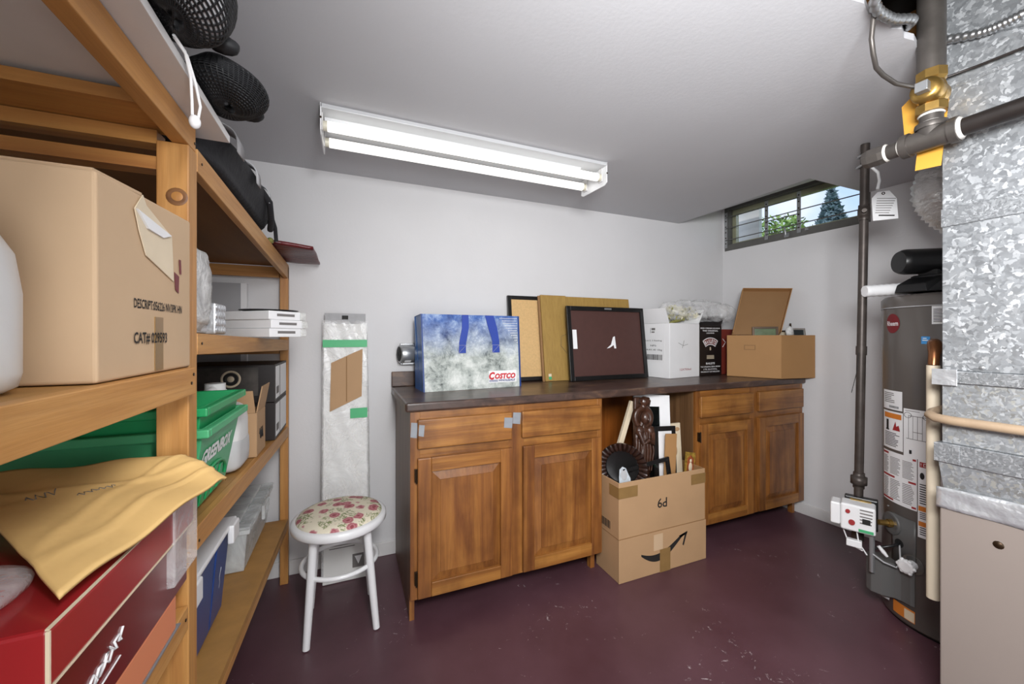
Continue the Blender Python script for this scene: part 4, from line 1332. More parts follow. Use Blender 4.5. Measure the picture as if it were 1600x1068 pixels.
# dark red carton
t = thing('red_carton', 'dark red carton squeezed between the liqueur carton and the open brown carton', 'box', (2.6, 2.1, ZT))
X = rotz((2.497, 2.02, ZT + .0005), 2)
open_box(t, X, .17, .19, .33, M['redbox'], M['kraftin'], flaps=(('left', 112, .08),))
XF = X @ frame((0, 0, 0), (1, 0, 0), (0, 0, 1))
part('white_stroke', MB(XF).tube([(.02, .20, .0005), (.05, .235, .0005), (.02, .26, .0005)], .002, 6), M['paper'], t)

# plastic bag of artificial flowers lying over the cartons
t = thing('flower_bunch', 'bunch of cream artificial flowers with yellow-green leaves in a clear bag over the white carton', 'flowers', (2.14, 2.1, 1.30))
rnd = random.Random(11)
pet = MB()
for k in range(6):
    a = k * PI / 3
    pet.ball((.012 * math.cos(a), .012 * math.sin(a), .002), (.013, .009, .004), 8, 6, T=Matrix.Rotation(a, 4, 'Z') @ Matrix.Translation((.0, 0, 0)))
first = None
for i in range(26):
    p = Vector((2.04 + .26 * rnd.random(), 2.03 + .09 * rnd.random(), 1.345 + .07 * rnd.random()))
    T = Matrix.Translation(p) @ Euler((rnd.uniform(.2, 1.9), rnd.uniform(-.6, .6), rnd.uniform(0, 6))).to_matrix().to_4x4() @ Matrix.Scale(rnd.uniform(.9, 1.4), 4)
    m = MB()
    for k in range(5):
        a = k * 2 * PI / 5
        Tk = T @ Matrix.Rotation(a, 4, 'Z')
        m.add([(0, 0, 0), (.014, -.008, .004), (.026, 0, .002), (.014, .008, .004)], [(0, 1, 2, 3)], Tk)
    m.ball((0, 0, .003), (.005, .005, .004), 8, 6, T=T)
    part('flower', m, M['flowerw'], t)
m = MB()
for i in range(70):
    p = Vector((2.02 + .30 * rnd.random(), 2.03 + .1 * rnd.random(), 1.32 + .085 * rnd.random()))
    T = Matrix.Translation(p) @ Euler((rnd.uniform(0, 6), rnd.uniform(0, 6), rnd.uniform(0, 6))).to_matrix().to_4x4()
    m.add([(0, 0, 0), (.012, -.006, .002), (.03, 0, 0), (.012, .006, .002)], [(0, 1, 2, 3)], T)
part('leaves', m, M['flowery'], t, kind='stuff')
part('stems', MB().tube([(2.2, 2.08, 1.34), (2.1, 2.1, 1.31), (2.04, 2.12, 1.24)], .012, 8), M['flowery'], t)
def wob2(d, th, p):
    return 1 + .05 * math.sin(5 * th + 2 * p) + .05 * math.sin(9 * p + 3 * th) + .03 * math.sin(13 * th)
m = MB()
m.ball((2.33, 2.09, 1.40), (.33, .10, .075), 44, 26, fn=wob2, e=.85)
part('clear_bag', m, M['film'], t, label='wrinkled clear plastic bag')
m = MB().ball((2.55, 2.06, 1.385), (.10, .08, .07), 30, 20, fn=wob2, e=.9)
part('bag_fold', m, M['film'], t)

# open brown carton with lid and little frames
t = thing('open_carton', 'open brown carton with its lid tilted up, on the right end of the worktop', 'box', (2.65, 1.78, ZT + .002))
A, B_, C_, D_ = (2.44, 1.925), (2.585, 1.645), (2.862, 1.60), (2.82, 1.95)
z0, z1 = ZT + .0015, 1.222
def ins(p, k):
    c = ((A[0] + B_[0] + C_[0] + D_[0]) / 4, (A[1] + B_[1] + C_[1] + D_[1]) / 4)
    dx, dy = c[0] - p[0], c[1] - p[1]
    l = math.hypot(dx, dy)
    return (p[0] + dx / l * k, p[1] + dy / l * k)
q = [A, B_, C_, D_]
qi = [ins(p, .008) for p in q]
v = [(x, y, z0) for x, y in q] + [(x, y, z1) for x, y in q] + [(x, y, z1) for x, y in qi] + [(x, y, z0 + .005) for x, y in qi]
b = MB().add(v, [(3, 2, 1, 0)] + [(i, (i + 1) % 4, 4 + (i + 1) % 4, 4 + i) for i in range(4)] + [(4 + i, 4 + (i + 1) % 4, 8 + (i + 1) % 4, 8 + i) for i in range(4)])
b.add(v[8:], [(i, (i + 1) % 4, 4 + (i + 1) % 4, 4 + i) for i in range(4)] + [(4, 5, 6, 7)], mat=1)
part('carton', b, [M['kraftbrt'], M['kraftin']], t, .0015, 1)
XL = frame((A[0], A[1], z0), (B_[0] - A[0], B_[1] - A[1], 0), (0, 0, 1))
hh = MB(XL)
for a in ((.105, .172, .185, .190), (.105, .172, .214, .219), (.105, .110, .19, .214), (.167, .172, .19, .214)):
    hh.box(*a, -.0005, .0012)
part('hand_hole', hh, M['kraftin'], t, kind='stuff', label='scored hand hole')
BL, BR, TR, TL = Vector((2.455, 1.90, 1.226)), Vector((2.672, 1.712, 1.226)), Vector((2.838, 1.742, 1.53)), Vector((2.622, 1.948, 1.545))
lid = part('lid', MB().slab(BL, BR, TR, TL, .004), M['kraftin'], t, label='tilted carton lid')
nrm = (BR - BL).cross(TL - BL).normalized() * .04
part('lid_rim', MB().slab(BL, BL + nrm, TL + nrm, TL, .004), M['kraftbrt'], lid)
part('lid_rim', MB().slab(TL, TL + nrm, TR + nrm, TR, .004), M['kraftbrt'], lid)
part('lid_rim', MB().slab(BR + nrm, BR, TR, TR + nrm, .004), M['kraftbrt'], lid)

def small_frame(name, label, o, ex, ey, w, h, fw, fm, inner, grp=None):
    X = frame(o, ex, ey)
    t = thing(name, label, 'picture', o, 0, grp)
    for a in ((0, fw, 0, h), (w - fw, w, 0, h)):
        part('frame_side', MB(X).box(*a, -.006, .006), fm, t, .001)
    for a in ((fw, w - fw, 0, fw), (fw, w - fw, h - fw, h)):
        part('frame_rail', MB(X).box(*a, -.006, .006), fm, t, .001)
    part('picture', MB(X).box(fw, w - fw, fw, h - fw, -.003, .002), inner, t)
    return t, X
bz = plain('bronze_frame', '#4a3a2c', .35, .5, var=.3)
small_frame('framed_photo', 'small dark bronze frame with green picture, in front of the tilted carton lid', (2.528, 1.80, 1.155), (.10, -.105, 0), (.03, .03, .3), .15, .125, .014, bz, M['greenglass'])
small_frame('framed_photo', 'small pale silver frame standing at the right end of the open carton', (2.735, 1.66, 1.13), (.12, -.02, 0), (.01, .04, .3), .112, .14, .012, plain('silver_frame', '#97918a', .3, .6), M['mirror'])
tt, X = small_frame('framed_photo', 'small brown frame with upright corner posts at the back right of the open carton', (2.70, 1.74, 1.10), (.13, -.02, 0), (.0, .02, .3), .128, .155, .011, bz, M['cream'])
for x in (.004, .118):
    part('corner_post', MB(X).box(x, x + .008, .1, .205, -.004, .004), bz, tt)
t = thing('bubble_wrap', 'crumpled scrap of clear film among the little frames in the open carton', 'film', (2.705, 1.69, 1.2))
part('film', MB().ball((2.70, 1.665, 1.245), (.026, .02, .035), 20, 14, fn=wob2), M['filmm'], t)
part('film_tail', MB().tube([(2.70, 1.67, 1.22), (2.70, 1.67, 1.18), (2.70, 1.67, 1.12)], [.018, .012, .006], 8), M['filmm'], t)

# ------------------------------------------------------------------ carton of pictures in the open bay
t = thing('tall_carton', 'tall brown carton with a curved arrow print standing on the floor in the open bay', 'box', (1.50, 1.64, 0))
x0, x1, y0, y1, h = 1.212, 1.79, 1.545, 1.735, .492
open_box(t, Matrix.Translation((x0, y0, .0005)), x1 - x0, y1 - y0, h, M['kraft'], M['kraftin'], .005)
XF = frame((x0, y0, 0), (1, 0, 0), (0, 0, 1))
XL = frame((x0, y1, 0), (0, -1, 0), (0, 0, 1))
part('seam', MB(XF).box(0, .578, .214, .2175, .0, .0012), M['kraftin'], t)
part('seam', MB(XL).box(0, .19, .214, .217, .0, .0012), M['kraftin'], t)
part('lower_skirt', MB(XF).box(-.003, .581, .0015, .2135, .0004, .0035), M['kraft'], t, .001, label='lower half slightly proud')
part('lettering', MB().text('P9', .05, XF @ Matrix.Translation((.275, .355, .0006)) @ Matrix.Rotation(PI, 4, 'Z'), .01), M['ink'], t)
n = 24
up, lo = [], []
for i in range(n + 1):
    s = i / n
    x = .135 + .29 * s
    yb = .10 - .052 * math.sin(PI * min(1, s * 1.08)) * (1 - .35 * s) + .055 * s ** 1.6
    th = .005 + .040 * math.sin(PI * (s * .9 + .04)) * (1 - .35 * s)
    up.append((x, yb + th * .5 + .012))
    lo.append((x, yb - th * .5 + .012))
b = MB(XF)
for i in range(n):
    b.prism([lo[i], lo[i + 1], up[i + 1], up[i]], .0042, h0=.0036)
b.prism([(.385, .163), (.445, .178), (.443, .166), (.395, .152)], .0042, h0=.0036)
b.prism([(.445, .178), (.418, .105), (.41, .112), (.428, .167)][::-1], .0042, h0=.0036)
part('arrow_print', b, M['ink'], t, label='black curved arrow print')
part('tape_strip', MB(XF).box(.255, .325, .0, .118, .0045, .0052), M['tapeb'], t, label='brown packing tape')
part('tape_strip', MB(XF).box(.215, .275, .118, .2, .0038, .0042), M['kraftpale'], t, label='pale glossy tape')
part('tape_strip', MB(XF).box(-.003, .115, .415, .47, .0004, .0012), M['tapeb'], t)
part('tape_strip', MB(XL).box(.115, .193, .415, .47, .0004, .0012), M['tapeb'], t)
part('tape_strip', MB(XF).box(.475, .58, .415, .47, .0004, .0012), M['tapeb'], t)
b = MB(XL).box(.04, .13, .235, .285, .0003, .0008)
lb = part('barcode_field', b, M['kraft'], t)
b = MB(XL)
for i in range(11):
    b.box(.045 + i * .0073, .0485 + i * .0073 + .001 * (i % 3), .24, .28, .0009, .0012)
part('barcode', b, M['ink'], lb, kind='stuff')

zb = .0065
small_frame('framed_mirror', 'large white picture frame with dark glass standing at the back of the tall carton', (1.42, 1.667, .215), (.98, -.18, -.06), (.14, .12, 1), .225, .68, .066, M['paper'], M['mirror'])
t = thing('white_moulding', 'narrow white frame edge leaning at the left inside the tall carton', 'frame', (1.42, 1.7, zb))
part('moulding', MB(frame((1.243, 1.722, .36), (.49, 0, -.2), (.2, .02, .49))).box(0, .03, 0, .535, -.01, .01), M['cream'], t, .002)
# carved wooden figure
t = thing('carved_figure', 'dark carved wooden figure with a round halo standing in the tall carton', 'carving', (1.43, 1.69, zb))
X = frame((1.452, 1.645, .295), (1, -.05, -.07), (.05, .05, .62))
def cv(d, th, p):
    return 1 + .10 * math.sin(8 * th) * math.cos(p) + .08 * math.sin(12 * p)
part('plank', MB(X).box(-.05, .055, -.27, .585, -.03, -.012), M['carve'], t, .006)
part('robe', MB(X).ball((0, .30, 0), (.06, .16, .030), 30, 24, fn=cv), M['carve'], t)
part('halo', MB(X).lathe([(.030, 0), (.044, .012), (.058, .014), (.066, .008), (.066, -.01)], 26, X @ Matrix.Translation((0, .475, -.006))), M['carve'], t)
hd = part('head', MB(X).ball((0, .475, .012), (.027, .036, .026), 20, 16).ball((0, .468, .037), (.006, .012, .007), 8, 6), M['carve'], t)
part('shoulder', MB(X).ball((-.035, .405, .012), (.028, .03, .022), 16, 12).ball((.035, .405, .012), (.028, .03, .022), 16, 12).tube([(-.045, .40, .02), (-.03, .34, .036), (.005, .36, .04)], .014, 10).tube([(.045, .40, .02), (.03, .34, .036), (-.005, .36, .04)], .014, 10), M['carve'], t)
part('ornament', MB(X).ball((.01, .562, -.002), (.034, .028, .02), 20, 14, fn=cv).ball((0, .535, -.002), (.02, .02, .016), 14, 10), M['carve'], t)
for q in range(5):
    part('fold', MB(X).tube([(-.035 + q * .017, .40, .026), (-.04 + q * .02, .30, .034), (-.03 + q * .014, .20, .030)], .0045, 8), M['carve'], t)
# carved plaque behind on the left
t = thing('carved_plaque', 'dark carved round wooden ornament at the far left inside the open bay', 'carving', (1.265, 1.99, .43))
X = frame((1.352, 2.12, .70), (1, 0, 0), (0, .05, 1))
part('disc', MB(X).lathe([(0, .02), (.06, .022), (.085, .012), (.10, .02), (.115, .008), (.115, -.012), (0, -.012)], 30, X), M['carve'], t)
b = MB(X)
for i in range(16):
    a = i * PI / 8
    b.ball((.10 * math.cos(a), .10 * math.sin(a), .012), (.018, .014, .012), 8, 6)
for i in range(8):
    a = i * PI / 4
    b.ball((.045 * math.cos(a), .045 * math.sin(a), .022), (.016, .012, .01), 8, 6)
part('carving_relief', b, M['carve'], t, kind='stuff')
part('stem', MB(X).box(-.03, .03, -.66, -.10, -.012, .012), M['carve'], t, .006)
part('finial', MB(X).ball((0, .125, 0), (.03, .028, .02), 16, 10), M['carve'], t)
# scalloped dark bowl with photo
t = thing('scalloped_tray', 'round dark lacquered tray with ribbed rim standing at the left in the tall carton', 'tray', (1.27, 1.66, zb))
X = frame((1.312, 1.646, .53), (.75, -.66, 0), (.0, .10, 1))
R0 = .125
b = MB()
part('dish', MB(X).lathe([(0, 0), (.078, 0), (.09, .006), (.085, -.008), (0, -.008)], 36, X), M['blackm'], t)
for i in range(30):
    a = i * 2 * PI / 30
    p0 = X @ Vector((.088 * math.cos(a), .088 * math.sin(a), .006))
    p1 = X @ Vector((R0 * math.cos(a), R0 * math.sin(a), .016))
    part('rim_rib', MB().tube([p0, (p0 + p1) / 2 + X.to_3x3() @ Vector((0, 0, .005)), p1], [.0105, .0125, .0135], 8), M['carve2'], t)
t = thing('photo_print', 'small grey photo of a pale face at the front left inside the tall carton', 'photo', (1.24, 1.58, .42))
X = frame((1.232, 1.563, .40), (.075, -.012, 0), (-.01, .03, .13))
part('print', MB(X).prism([(0, 0), (.07, 0), (.07, .10), (.062, .118), (.05, .15), (.032, .158), (.015, .145), (.008, .11)], .0012), M['photo'], t)
part('face', MB(X).ball((.036, .118, .001), (.018, .028, .0012), 16, 8), M['greyfab'], t)
# black frames, card, gilt picture, cream plank
small_frame('framed_print', 'small black frame with pale picture behind the carved figure', (1.503, 1.610, .325), (.16, .0, -.01), (.0, .04, .40), .15, .40, .026, M['blackm'], M['paper'])
t = thing('brown_card', 'plain tan card standing behind the carved figure in the tall carton', 'card', (1.49, 1.66, .3))
part('sheet', MB(frame((1.525, 1.590, .2), (.1, .0, -.01), (.0, .02, .42))).box(0, .08, 0, .49, 0, .004), M['kraftbrt'], t)
small_frame('framed_print', 'empty black frame standing along the front edge of the tall carton', (1.30, 1.562, .20), (1, .0, .09), (.0, .03, .36), .305, .345, .02, M['blackm'], M['pane'])
t = thing('cream_plank', 'cream painted board standing at the right inside the tall carton', 'board', (1.72, 1.7, zb))
X = frame((1.70, 1.665, .006), (.1, .0, 0), (.0, .05, .70))
part('plank', MB(X).box(0, .078, 0, .705, -.008, .008), M['cream'], t, .002)
part('worn_spot', MB(X).ball((.05, .67, .008), (.022, .012, .0012), 12, 6).ball((.03, .55, .008), (.015, .03, .001), 12, 6), M['kraft'], t, kind='stuff')
t = thing('gilt_picture', 'small gilt icon picture poking out at the right corner of the tall carton', 'picture', (1.735, 1.61, .40))
X = frame((1.70, 1.61, .36), (.075, .0, -.015), (.03, .02, .2))
part('panel', MB(X).box(0, .072, 0, .21, -.004, .004), M['gilt'], t, .001)
part('picture', MB(X).prism([(.012, .1), (.06, .1), (.06, .175), (.036, .195), (.012, .175)], .0055, h0=.004), plain('icon_red', '#8f4a2a', .4, var=.6, scale=90), t)
part('figure', MB(X).ball((.036, .165, .006), (.008, .01, .002), 10, 6).ball((.036, .13, .006), (.014, .026, .002), 12, 8), M['cream'], t)

# ------------------------------------------------------------------ round stool
t = thing('round_stool', 'white round stool with a floral padded seat on the maroon floor', 'stool', (-.04, 1.80, 0))
sx, sy = -.042, 1.798
part('seat_rim', MB().lathe([(.150, .425), (.180, .425), (.186, .432), (.186, .452), (.180, .459), (.165, .461), (.150, .455)], 48, Matrix.Translation((sx, sy, 0)), cap=False), M['white'], t)
part('cushion', MB().lathe([(.0, .425), (.163, .43), (.168, .46), (.160, .471), (.135, .480), (.08, .487), (0, .489)], 48, Matrix.Translation((sx, sy, 0))), M['floral'], t, label='cream cushion with red flowers and green leaves')
for (bx, by), (tx, ty) in (((-.16, 1.685), (-.135, 1.705)), ((.098, 1.70), (.06, 1.715)), ((.086, 1.94), (.055, 1.89)), ((-.165, 1.935), (-.135, 1.89))):
    part('leg', MB().tube([(tx, ty, .428), (tx + (bx - tx) * .25, ty + (by - ty) * .12, .32), (tx + (bx - tx) * .62, ty + (by - ty) * .55, .16), (bx, by, .004)], [.0165, .0165, .0155, .0135], 14), M['white'], t)
    
part('stretcher_ring', MB().tube([(sx + .148 * math.cos(i * PI / 20), sy + .012 + .142 * math.sin(i * PI / 20), .262) for i in range(41)], .0095, 10, cap=False), M['white'], t)

# ------------------------------------------------------------------ long wrapped package behind the stool
t = thing('wrapped_package', 'tall white plastic-wrapped board package with green tape leaning on the back wall', 'package', (-.03, 2.1, 0))
X = frame((-.128, 2.085, .002), (1, 0, 0), (0, .112, 1.33))
part('board', MB(X).box(0, .205, 0, 1.285, -.05, 0), M['skyb'], t, .003)
part('film', MB(X).grid(lambda u, v: (-.006 + .217 * u, .03 + 1.27 * v, .003 + .0035 * math.sin(23 * v + 7 * u) * math.sin(9 * u + 11 * v)), 26, 90, T=X), M['film'], t, solid=.0006)
part('film_edge', MB(X).slab(X @ Vector((.2065, .25, 0)), X @ Vector((.222, .28, -.035)), X @ Vector((.212, 1.22, -.03)), X @ Vector((.2065, 1.27, 0)), .001), M['filmm'], t)
part('top_flap', MB(X).slab(X @ Vector((.006, 1.282, .001)), X @ Vector((.20, 1.282, .001)), X @ Vector((.20, 1.336, .004)), X @ Vector((.004, 1.336, .004)), .002), M['greyfab'], t, label='grey film flap with label')
part('flap_label', MB(X).box(.085, .115, 1.305, 1.325, .0045, .0055), M['ink'], t)
part('cardboard_patch', MB(X).add([(.03, .835, .0075), (.18, .905, .0075), (.185, 1.15, .0075), (.15, 1.135, .0075), (.035, 1.08, .0075)], [(0, 1, 2, 3, 4)]), M['kraft'], t, label='bare brown cardboard patch', solid=.002)
part('patch_seam', MB(X).box(.105, .11, .88, 1.11, .0086, .0092), M['kraftin'], t)
part('tape_band', MB(X).box(-.004, .207, 1.16, 1.198, .0085, .0095).box(-.004, -.0025, 1.16, 1.2, -.05, .009), M['greentape'], t, label='green tape band')
part('tape_band', MB(X).box(.125, .207, .795, .845, .0085, .0095), M['greentape'], t, label='short green tape strip')
part('lower_label', MB(X).box(.005, .20, .035, .27, .0078, .0085), M['skyb'], t)
b = MB(X)
for i in range(6):
    b.box(.03, .17 - (i % 3) * .012, .225 - i * .012, .229 - i * .012, .0088, .0092)
part('print_lines', b, M['inkgrey'], t, kind='stuff')
part('warning_mark', MB(X).box(.135, .19, .06, .125, .0088, .0094), M['inkgrey'], t)
part('warning_sign', MB(X).prism([(.145, .115), (.1625, .075), (.18, .115)][::-1], .0102, h0=.0095), M['paper'], t)

# ------------------------------------------------------------------ metal canister motor on the back wall
t = thing('wall_motor', 'small round metal motor canister mounted on the back wall left of the shopping bag', 'motor', (.28, 2.22, 1.115))
X = frame((.243, 2.185, 1.118), (0, 1, 0), (0, 0, 1))   # z axis points along +X
X = frame((.243, 2.183, 1.118), (-.2, .98, 0), (0, 0, 1))
part('canister', MB(X).lathe([(0, .004), (.026, .004), (.030, .0), (.046, .0), (.05, .004), (.05, .075), (.046, .08), (0, .08)], 30, X), M['steel'], t)
part('end_vent', MB(X).lathe([(.012, -.001), (.04, -.001), (.04, .001), (.012, .001)], 24, X, cap=False), M['ink'], t)
part('mount_plate', MB().box(.255, .345, 2.235, 2.2575, 1.055, 1.175), M['steel'], t, .002)
part('bracket', MB().box(.265, .33, 2.20, 2.235, 1.06, 1.07), M['steel'], t)
part('rating_plate', MB(X).lathe([(.0505, .02), (.0505, .055)], 10, X, cap=False, a0=-2.4, a1=-1.2), M['paper'], t)

# ------------------------------------------------------------------ gas pipes
t = thing('gas_manifold', 'thick iron gas pipe with brass valve and tee hanging from the torn ceiling hole', 'pipe', (1.59, .58, 2.08))
px, py, pz = 1.59, .579, 1.803
part('riser', MB().cyl((px, py, 1.985), (px, py, 2.31), .031, 24), M['irong'], t)
v = part('valve_body', MB().lathe([(.036, 0), (.036, .022), (.028, .03), (.034, .05), (.034, .07), (.028, .09), (.035, .097), (.035, .122)], 8, Matrix.Translation((px, py, 1.876)), smooth=False), M['brass'], t, label='brass valve')
X = frame((px - .028, py + .004, 1.937), (.3, 1, 0), (0, 0, 1))
X = frame((px, py, 1.935), (-.07, .997, 0), (0, 0, 1))     # z axis points to the room, left of the pipe
part('valve_bonnet', MB(X).lathe([(.034, .0), (.036, -.03), (.033, -.046), (.02, -.05), (0, -.05)], 22, X), M['brass'], v)
part('valve_bonnet', MB(X).lathe([(.03, 0), (.034, .028), (.03, .042), (0, .044)], 20, X), M['brass'], v)
part('valve_stem', MB(X).box(-.014, .014, -.014, .014, -.075, -.05), M['steel'], v, .002)
part('nipple', MB().cyl((px, py, 1.838), (px, py, 1.876), .026, 22), M['irong'], t)
for z in (1.871, 1.846):
    part('thread_sealant', MB().lathe([(.0265, -.003), (.0295, 0), (.0265, .004)], 22, Matrix.Translation((px, py, z)), cap=False), M['dope'], t)
b = MB().cyl((px, py, pz), (px, py, 1.845), .031, 24)
tee = part('tee', MB().cyl((px, py - .055, pz), (px, py + .06, pz), .031, 24), M['irong'], t)
part('tee_branch', b, M['irong'], tee)
part('tee_collar', MB().lathe([(.035, -.008), (.0365, 0), (.035, .008)], 24, Matrix.Translation((px, py, 1.838)), cap=False), M['irong'], tee)
for y in (py - .05, py + .055):
    part('tee_collar', MB().cyl((px, y - .009, pz), (px, y + .009, pz), .036, 24), M['irong'], tee)
part('thread_sealant', MB().lathe([(.026, -.006), (.033, 0), (.025, .006)], 20, frame((px, py - .061, pz), (1, 0, 0), (0, 0, 1)), cap=False), M['dope'], t)
part('thread_sealant', MB().lathe([(.022, -.005), (.030, 0), (.022, .006)], 20, frame((px, py + .068, pz), (1, 0, 0), (0, 0, 1)), cap=False), M['dope'], t)
part('nipple', MB().cyl((px, py + .066, pz), (px, py + .105, pz), .0235, 20), M['irong'], t)
part('thread_sealant', MB().lathe([(.022, -.005), (.029, 0), (.022, .006)], 20, frame((px, py + .103, pz), (1, 0, 0), (0, 0, 1)), cap=False), M['dope'], t)
part('reducer', MB().lathe([(.029, 0), (.031, .012), (.031, .04), (.026, .056)], 8, frame((px, py + .105, pz), (1, 0, 0), (0, 0, -1)), smooth=False), M['irong'], t)
part('black_pipe', MB().cyl((px, -.12, pz), (px, py - .06, pz), .0245, 22), M['ironblk'], t, label='black painted pipe running towards the camera')

t = thing('orange_tag', 'orange card tag hanging behind the gas tee by the furnace duct', 'tag', (1.605, .62, 1.9))
X = frame((1.617, .70, 1.745), (.02, -.135, 0), (.0, .0, 1))
part('card', MB(frame((1.628, .665, 1.735), (.01, -.14, -.012), (.0, .012, 1))).prism([(.035, .0), (.092, .0), (.092, .215), (.03, .22), (.008, .235), (-.014, .212), (.008, .07), (.035, .07)], .0012), M['tagy'], t)
t = thing('thermostat_cable', 'thin grey cable looping down from the ceiling hole to the brass gas valve', 'cable', (1.36, .6, 2.085))
part('cable', MB().tube([(1.285, .57, 2.13), (1.29, .58, 2.08), (1.30, .59, 2.02), (1.315, .593, 1.985), (1.345, .60, 1.96), (1.38, .60, 1.948), (1.447, .60, 1.941), (1.53, .59, 1.945), (1.56, .585, 1.945)], .0058, 10), M['irong'], t)
t = thing('duct_cable', 'thin dark cable running across the galvanized duct from the brass valve', 'cable', (1.64, .4, 2.0))
part('cable', MB().tube([(1.615, .60, 2.005), (1.645, .575, 1.99), (1.65, .50, 1.985), (1.65, .40, 1.98), (1.65, .25, 1.985), (1.65, .0, 1.99)], .0038, 8), M['ironblk'], t)
t = thing('armoured_conduit', 'ribbed silver armoured conduit passing from the ceiling hole across the furnace duct', 'conduit', (1.5, .55, 2.1))
pts = [Vector(p) for p in ((1.195, .50, 2.14), (1.24, .556, 2.075), (1.343, .57, 2.074), (1.46, .57, 2.105), (1.54, .632, 2.132), (1.60, .642, 2.137), (1.64, .606, 2.125), (1.643, .571, 2.104), (1.643, .50, 2.073), (1.643, .454, 2.067), (1.643, .40, 2.072), (1.643, .28, 2.095), (1.643, .1, 2.13))]
fine, rad = [], []
N_ = 240
for i in range(N_ + 1):
    s = i / N_ * (len(pts) - 1)
    k = min(int(s), len(pts) - 2)
    f = s - k
    p0, p1, p2, p3 = pts[max(k - 1, 0)], pts[k], pts[k + 1], pts[min(k + 2, len(pts) - 1)]
    fine.append(.5 * ((2 * p1) + (p2 - p0) * f + (2 * p0 - 5 * p1 + 4 * p2 - p3) * f * f + (3 * p1 - p0 - 3 * p2 + p3) * f ** 3))
    rad.append(.0128 if i % 4 < 2 else .0102)
part('conduit', MB().tube(fine, rad, 12), M['conduit'], t)

# drop pipe to the water heater
t = thing('drop_pipe', 'thin black iron gas pipe dropping from ceiling to floor level beside the window', 'pipe', (2.13, 1.01, .3))
xa, ya, xb, yb = 2.152, .999, 2.132, 1.018
def at(z):
    k = (2.08 - z) / (2.08 - .30)
    return Vector((xa + (xb - xa) * k, ya + (yb - ya) * k, z))
part('pipe', MB().tube([at(2.084), at(1.6), at(1.0), at(.33)], .0165, 16), M['iron'], t)
for z, r in ((1.775, .023), (.56, .03)):
    u = part('union', MB().tube([at(z + .035), at(z + .018), at(z + .017), at(z - .017), at(z - .018), at(z - .035)], [.021, .021, r, r, .021, .021], 10), M['iron'], t)
    if r < .025:
        part('thumb_screw', MB().cyl(at(z), at(z) + Vector((-.04, -.02, 0)), .009, 10), M['iron'], u)
part('coupling', MB().tube([at(1.17), at(1.13)], .0195, 16), M['iron'], t)
part('drip_cap', MB().tube([at(.345), at(.29)], .022, 10), M['iron'], t)
c = part('clamp', MB().tube([at(2.03) + Vector((.026 * math.cos(a * PI / 6), .026 * math.sin(a * PI / 6), 0)) for a in range(13)], .005, 8, cap=False), M['steel'], t, label='steel clamp near the ceiling')
part('clamp', MB().tube([at(1.985) + Vector((.028 * math.cos(a * PI / 6), .028 * math.sin(a * PI / 6), .003 * math.sin(a))) for a in range(13)], .0055, 8, cap=False), M['steel'], t)
part('clamp_bolt', MB().cyl(at(1.985) + Vector((-.05, -.015, 0)), at(1.985) + Vector((.045, -.03, 0)), .006, 10), M['steel'], t)
part('wire', MB().tube([at(1.985) + Vector((.0, -.03, 0)), Vector((2.10, .90, 1.97)), Vector((1.9, .72, 1.93)), Vector((1.68, .62, 1.88))], .0028, 8), M['copper'], t, label='bonding wire')
part('loose_wire', MB().tube([at(1.14) + Vector((-.02, 0, 0)), at(1.06) + Vector((-.03, .0, 0)), at(.96) + Vector((-.05, .01, 0))], .0014, 6), M['ink'], t)
t = thing('white_tag', 'white printed card tag on a white strap hanging from the drop pipe', 'tag', (2.16, .96, 1.75))
part('strap', MB().tube([(2.135, .975, 1.975), (2.155, .955, 1.94), (2.155, .95, 1.90), (2.145, .952, 1.862)], .006, 8), M['white'], t)
X = frame((2.112, .972, 1.725), (.075, -.072, -.012), (-.012, .02, .14))
part('card', MB(X).prism([(.018, .0), (.104, .012), (.09, .10), (.062, .134), (.022, .128), (.004, .10)], .0014), M['paper'], t)
b = MB(X)
for i in range(7):
    b.box(.022, .088 - .003 * i % 2, .098 - i * .0105, .1008 - i * .0105, .0015, .0018)
part('print_lines', b, M['inkgrey'], t, kind='stuff')
part('bold_line', MB(X).box(.035, .09, .022, .0275, .0015, .0019), M['ink'], t)
part('eyelet', MB(X).lathe([(.003, .0016), (.0065, .0022), (.0065, 0)], 14, X @ Matrix.Translation((.042, .122, 0)), cap=False), M['hinge'], t)

# ------------------------------------------------------------------ water heater
wx, wy, wr = 2.345, .79, .2155
t = thing('water_heater', 'grey tank water heater covered with warning labels in the corner beside the furnace', 'water heater', (wx, wy, 0))
T0 = Matrix.Translation((wx, wy, 0))
part('tank', MB().lathe([(.19, .012), (wr - .004, .012), (wr, .02), (wr, 1.345), (wr - .004, 1.352)], 64, T0), M['tank'], t)
part('tank_lid', MB().lathe([(wr + .003, 1.335), (wr + .003, 1.375), (wr - .01, 1.388), (.12, 1.398), (0, 1.40)], 64, T0), M['tank'], t)
for a in (150, 270, 30):
    part('foot', MB().cyl((wx + .17 * math.cos(math.radians(a)), wy + .17 * math.sin(math.radians(a)), 0), (wx + .17 * math.cos(math.radians(a)), wy + .17 * math.sin(math.radians(a)), .012), .02, 12), M['dark'], t)
part('base_ring', MB().lathe([(wr - .02, .001), (wr - .012, .001), (wr - .012, .012)], 48, T0, cap=False), M['dark'], t)

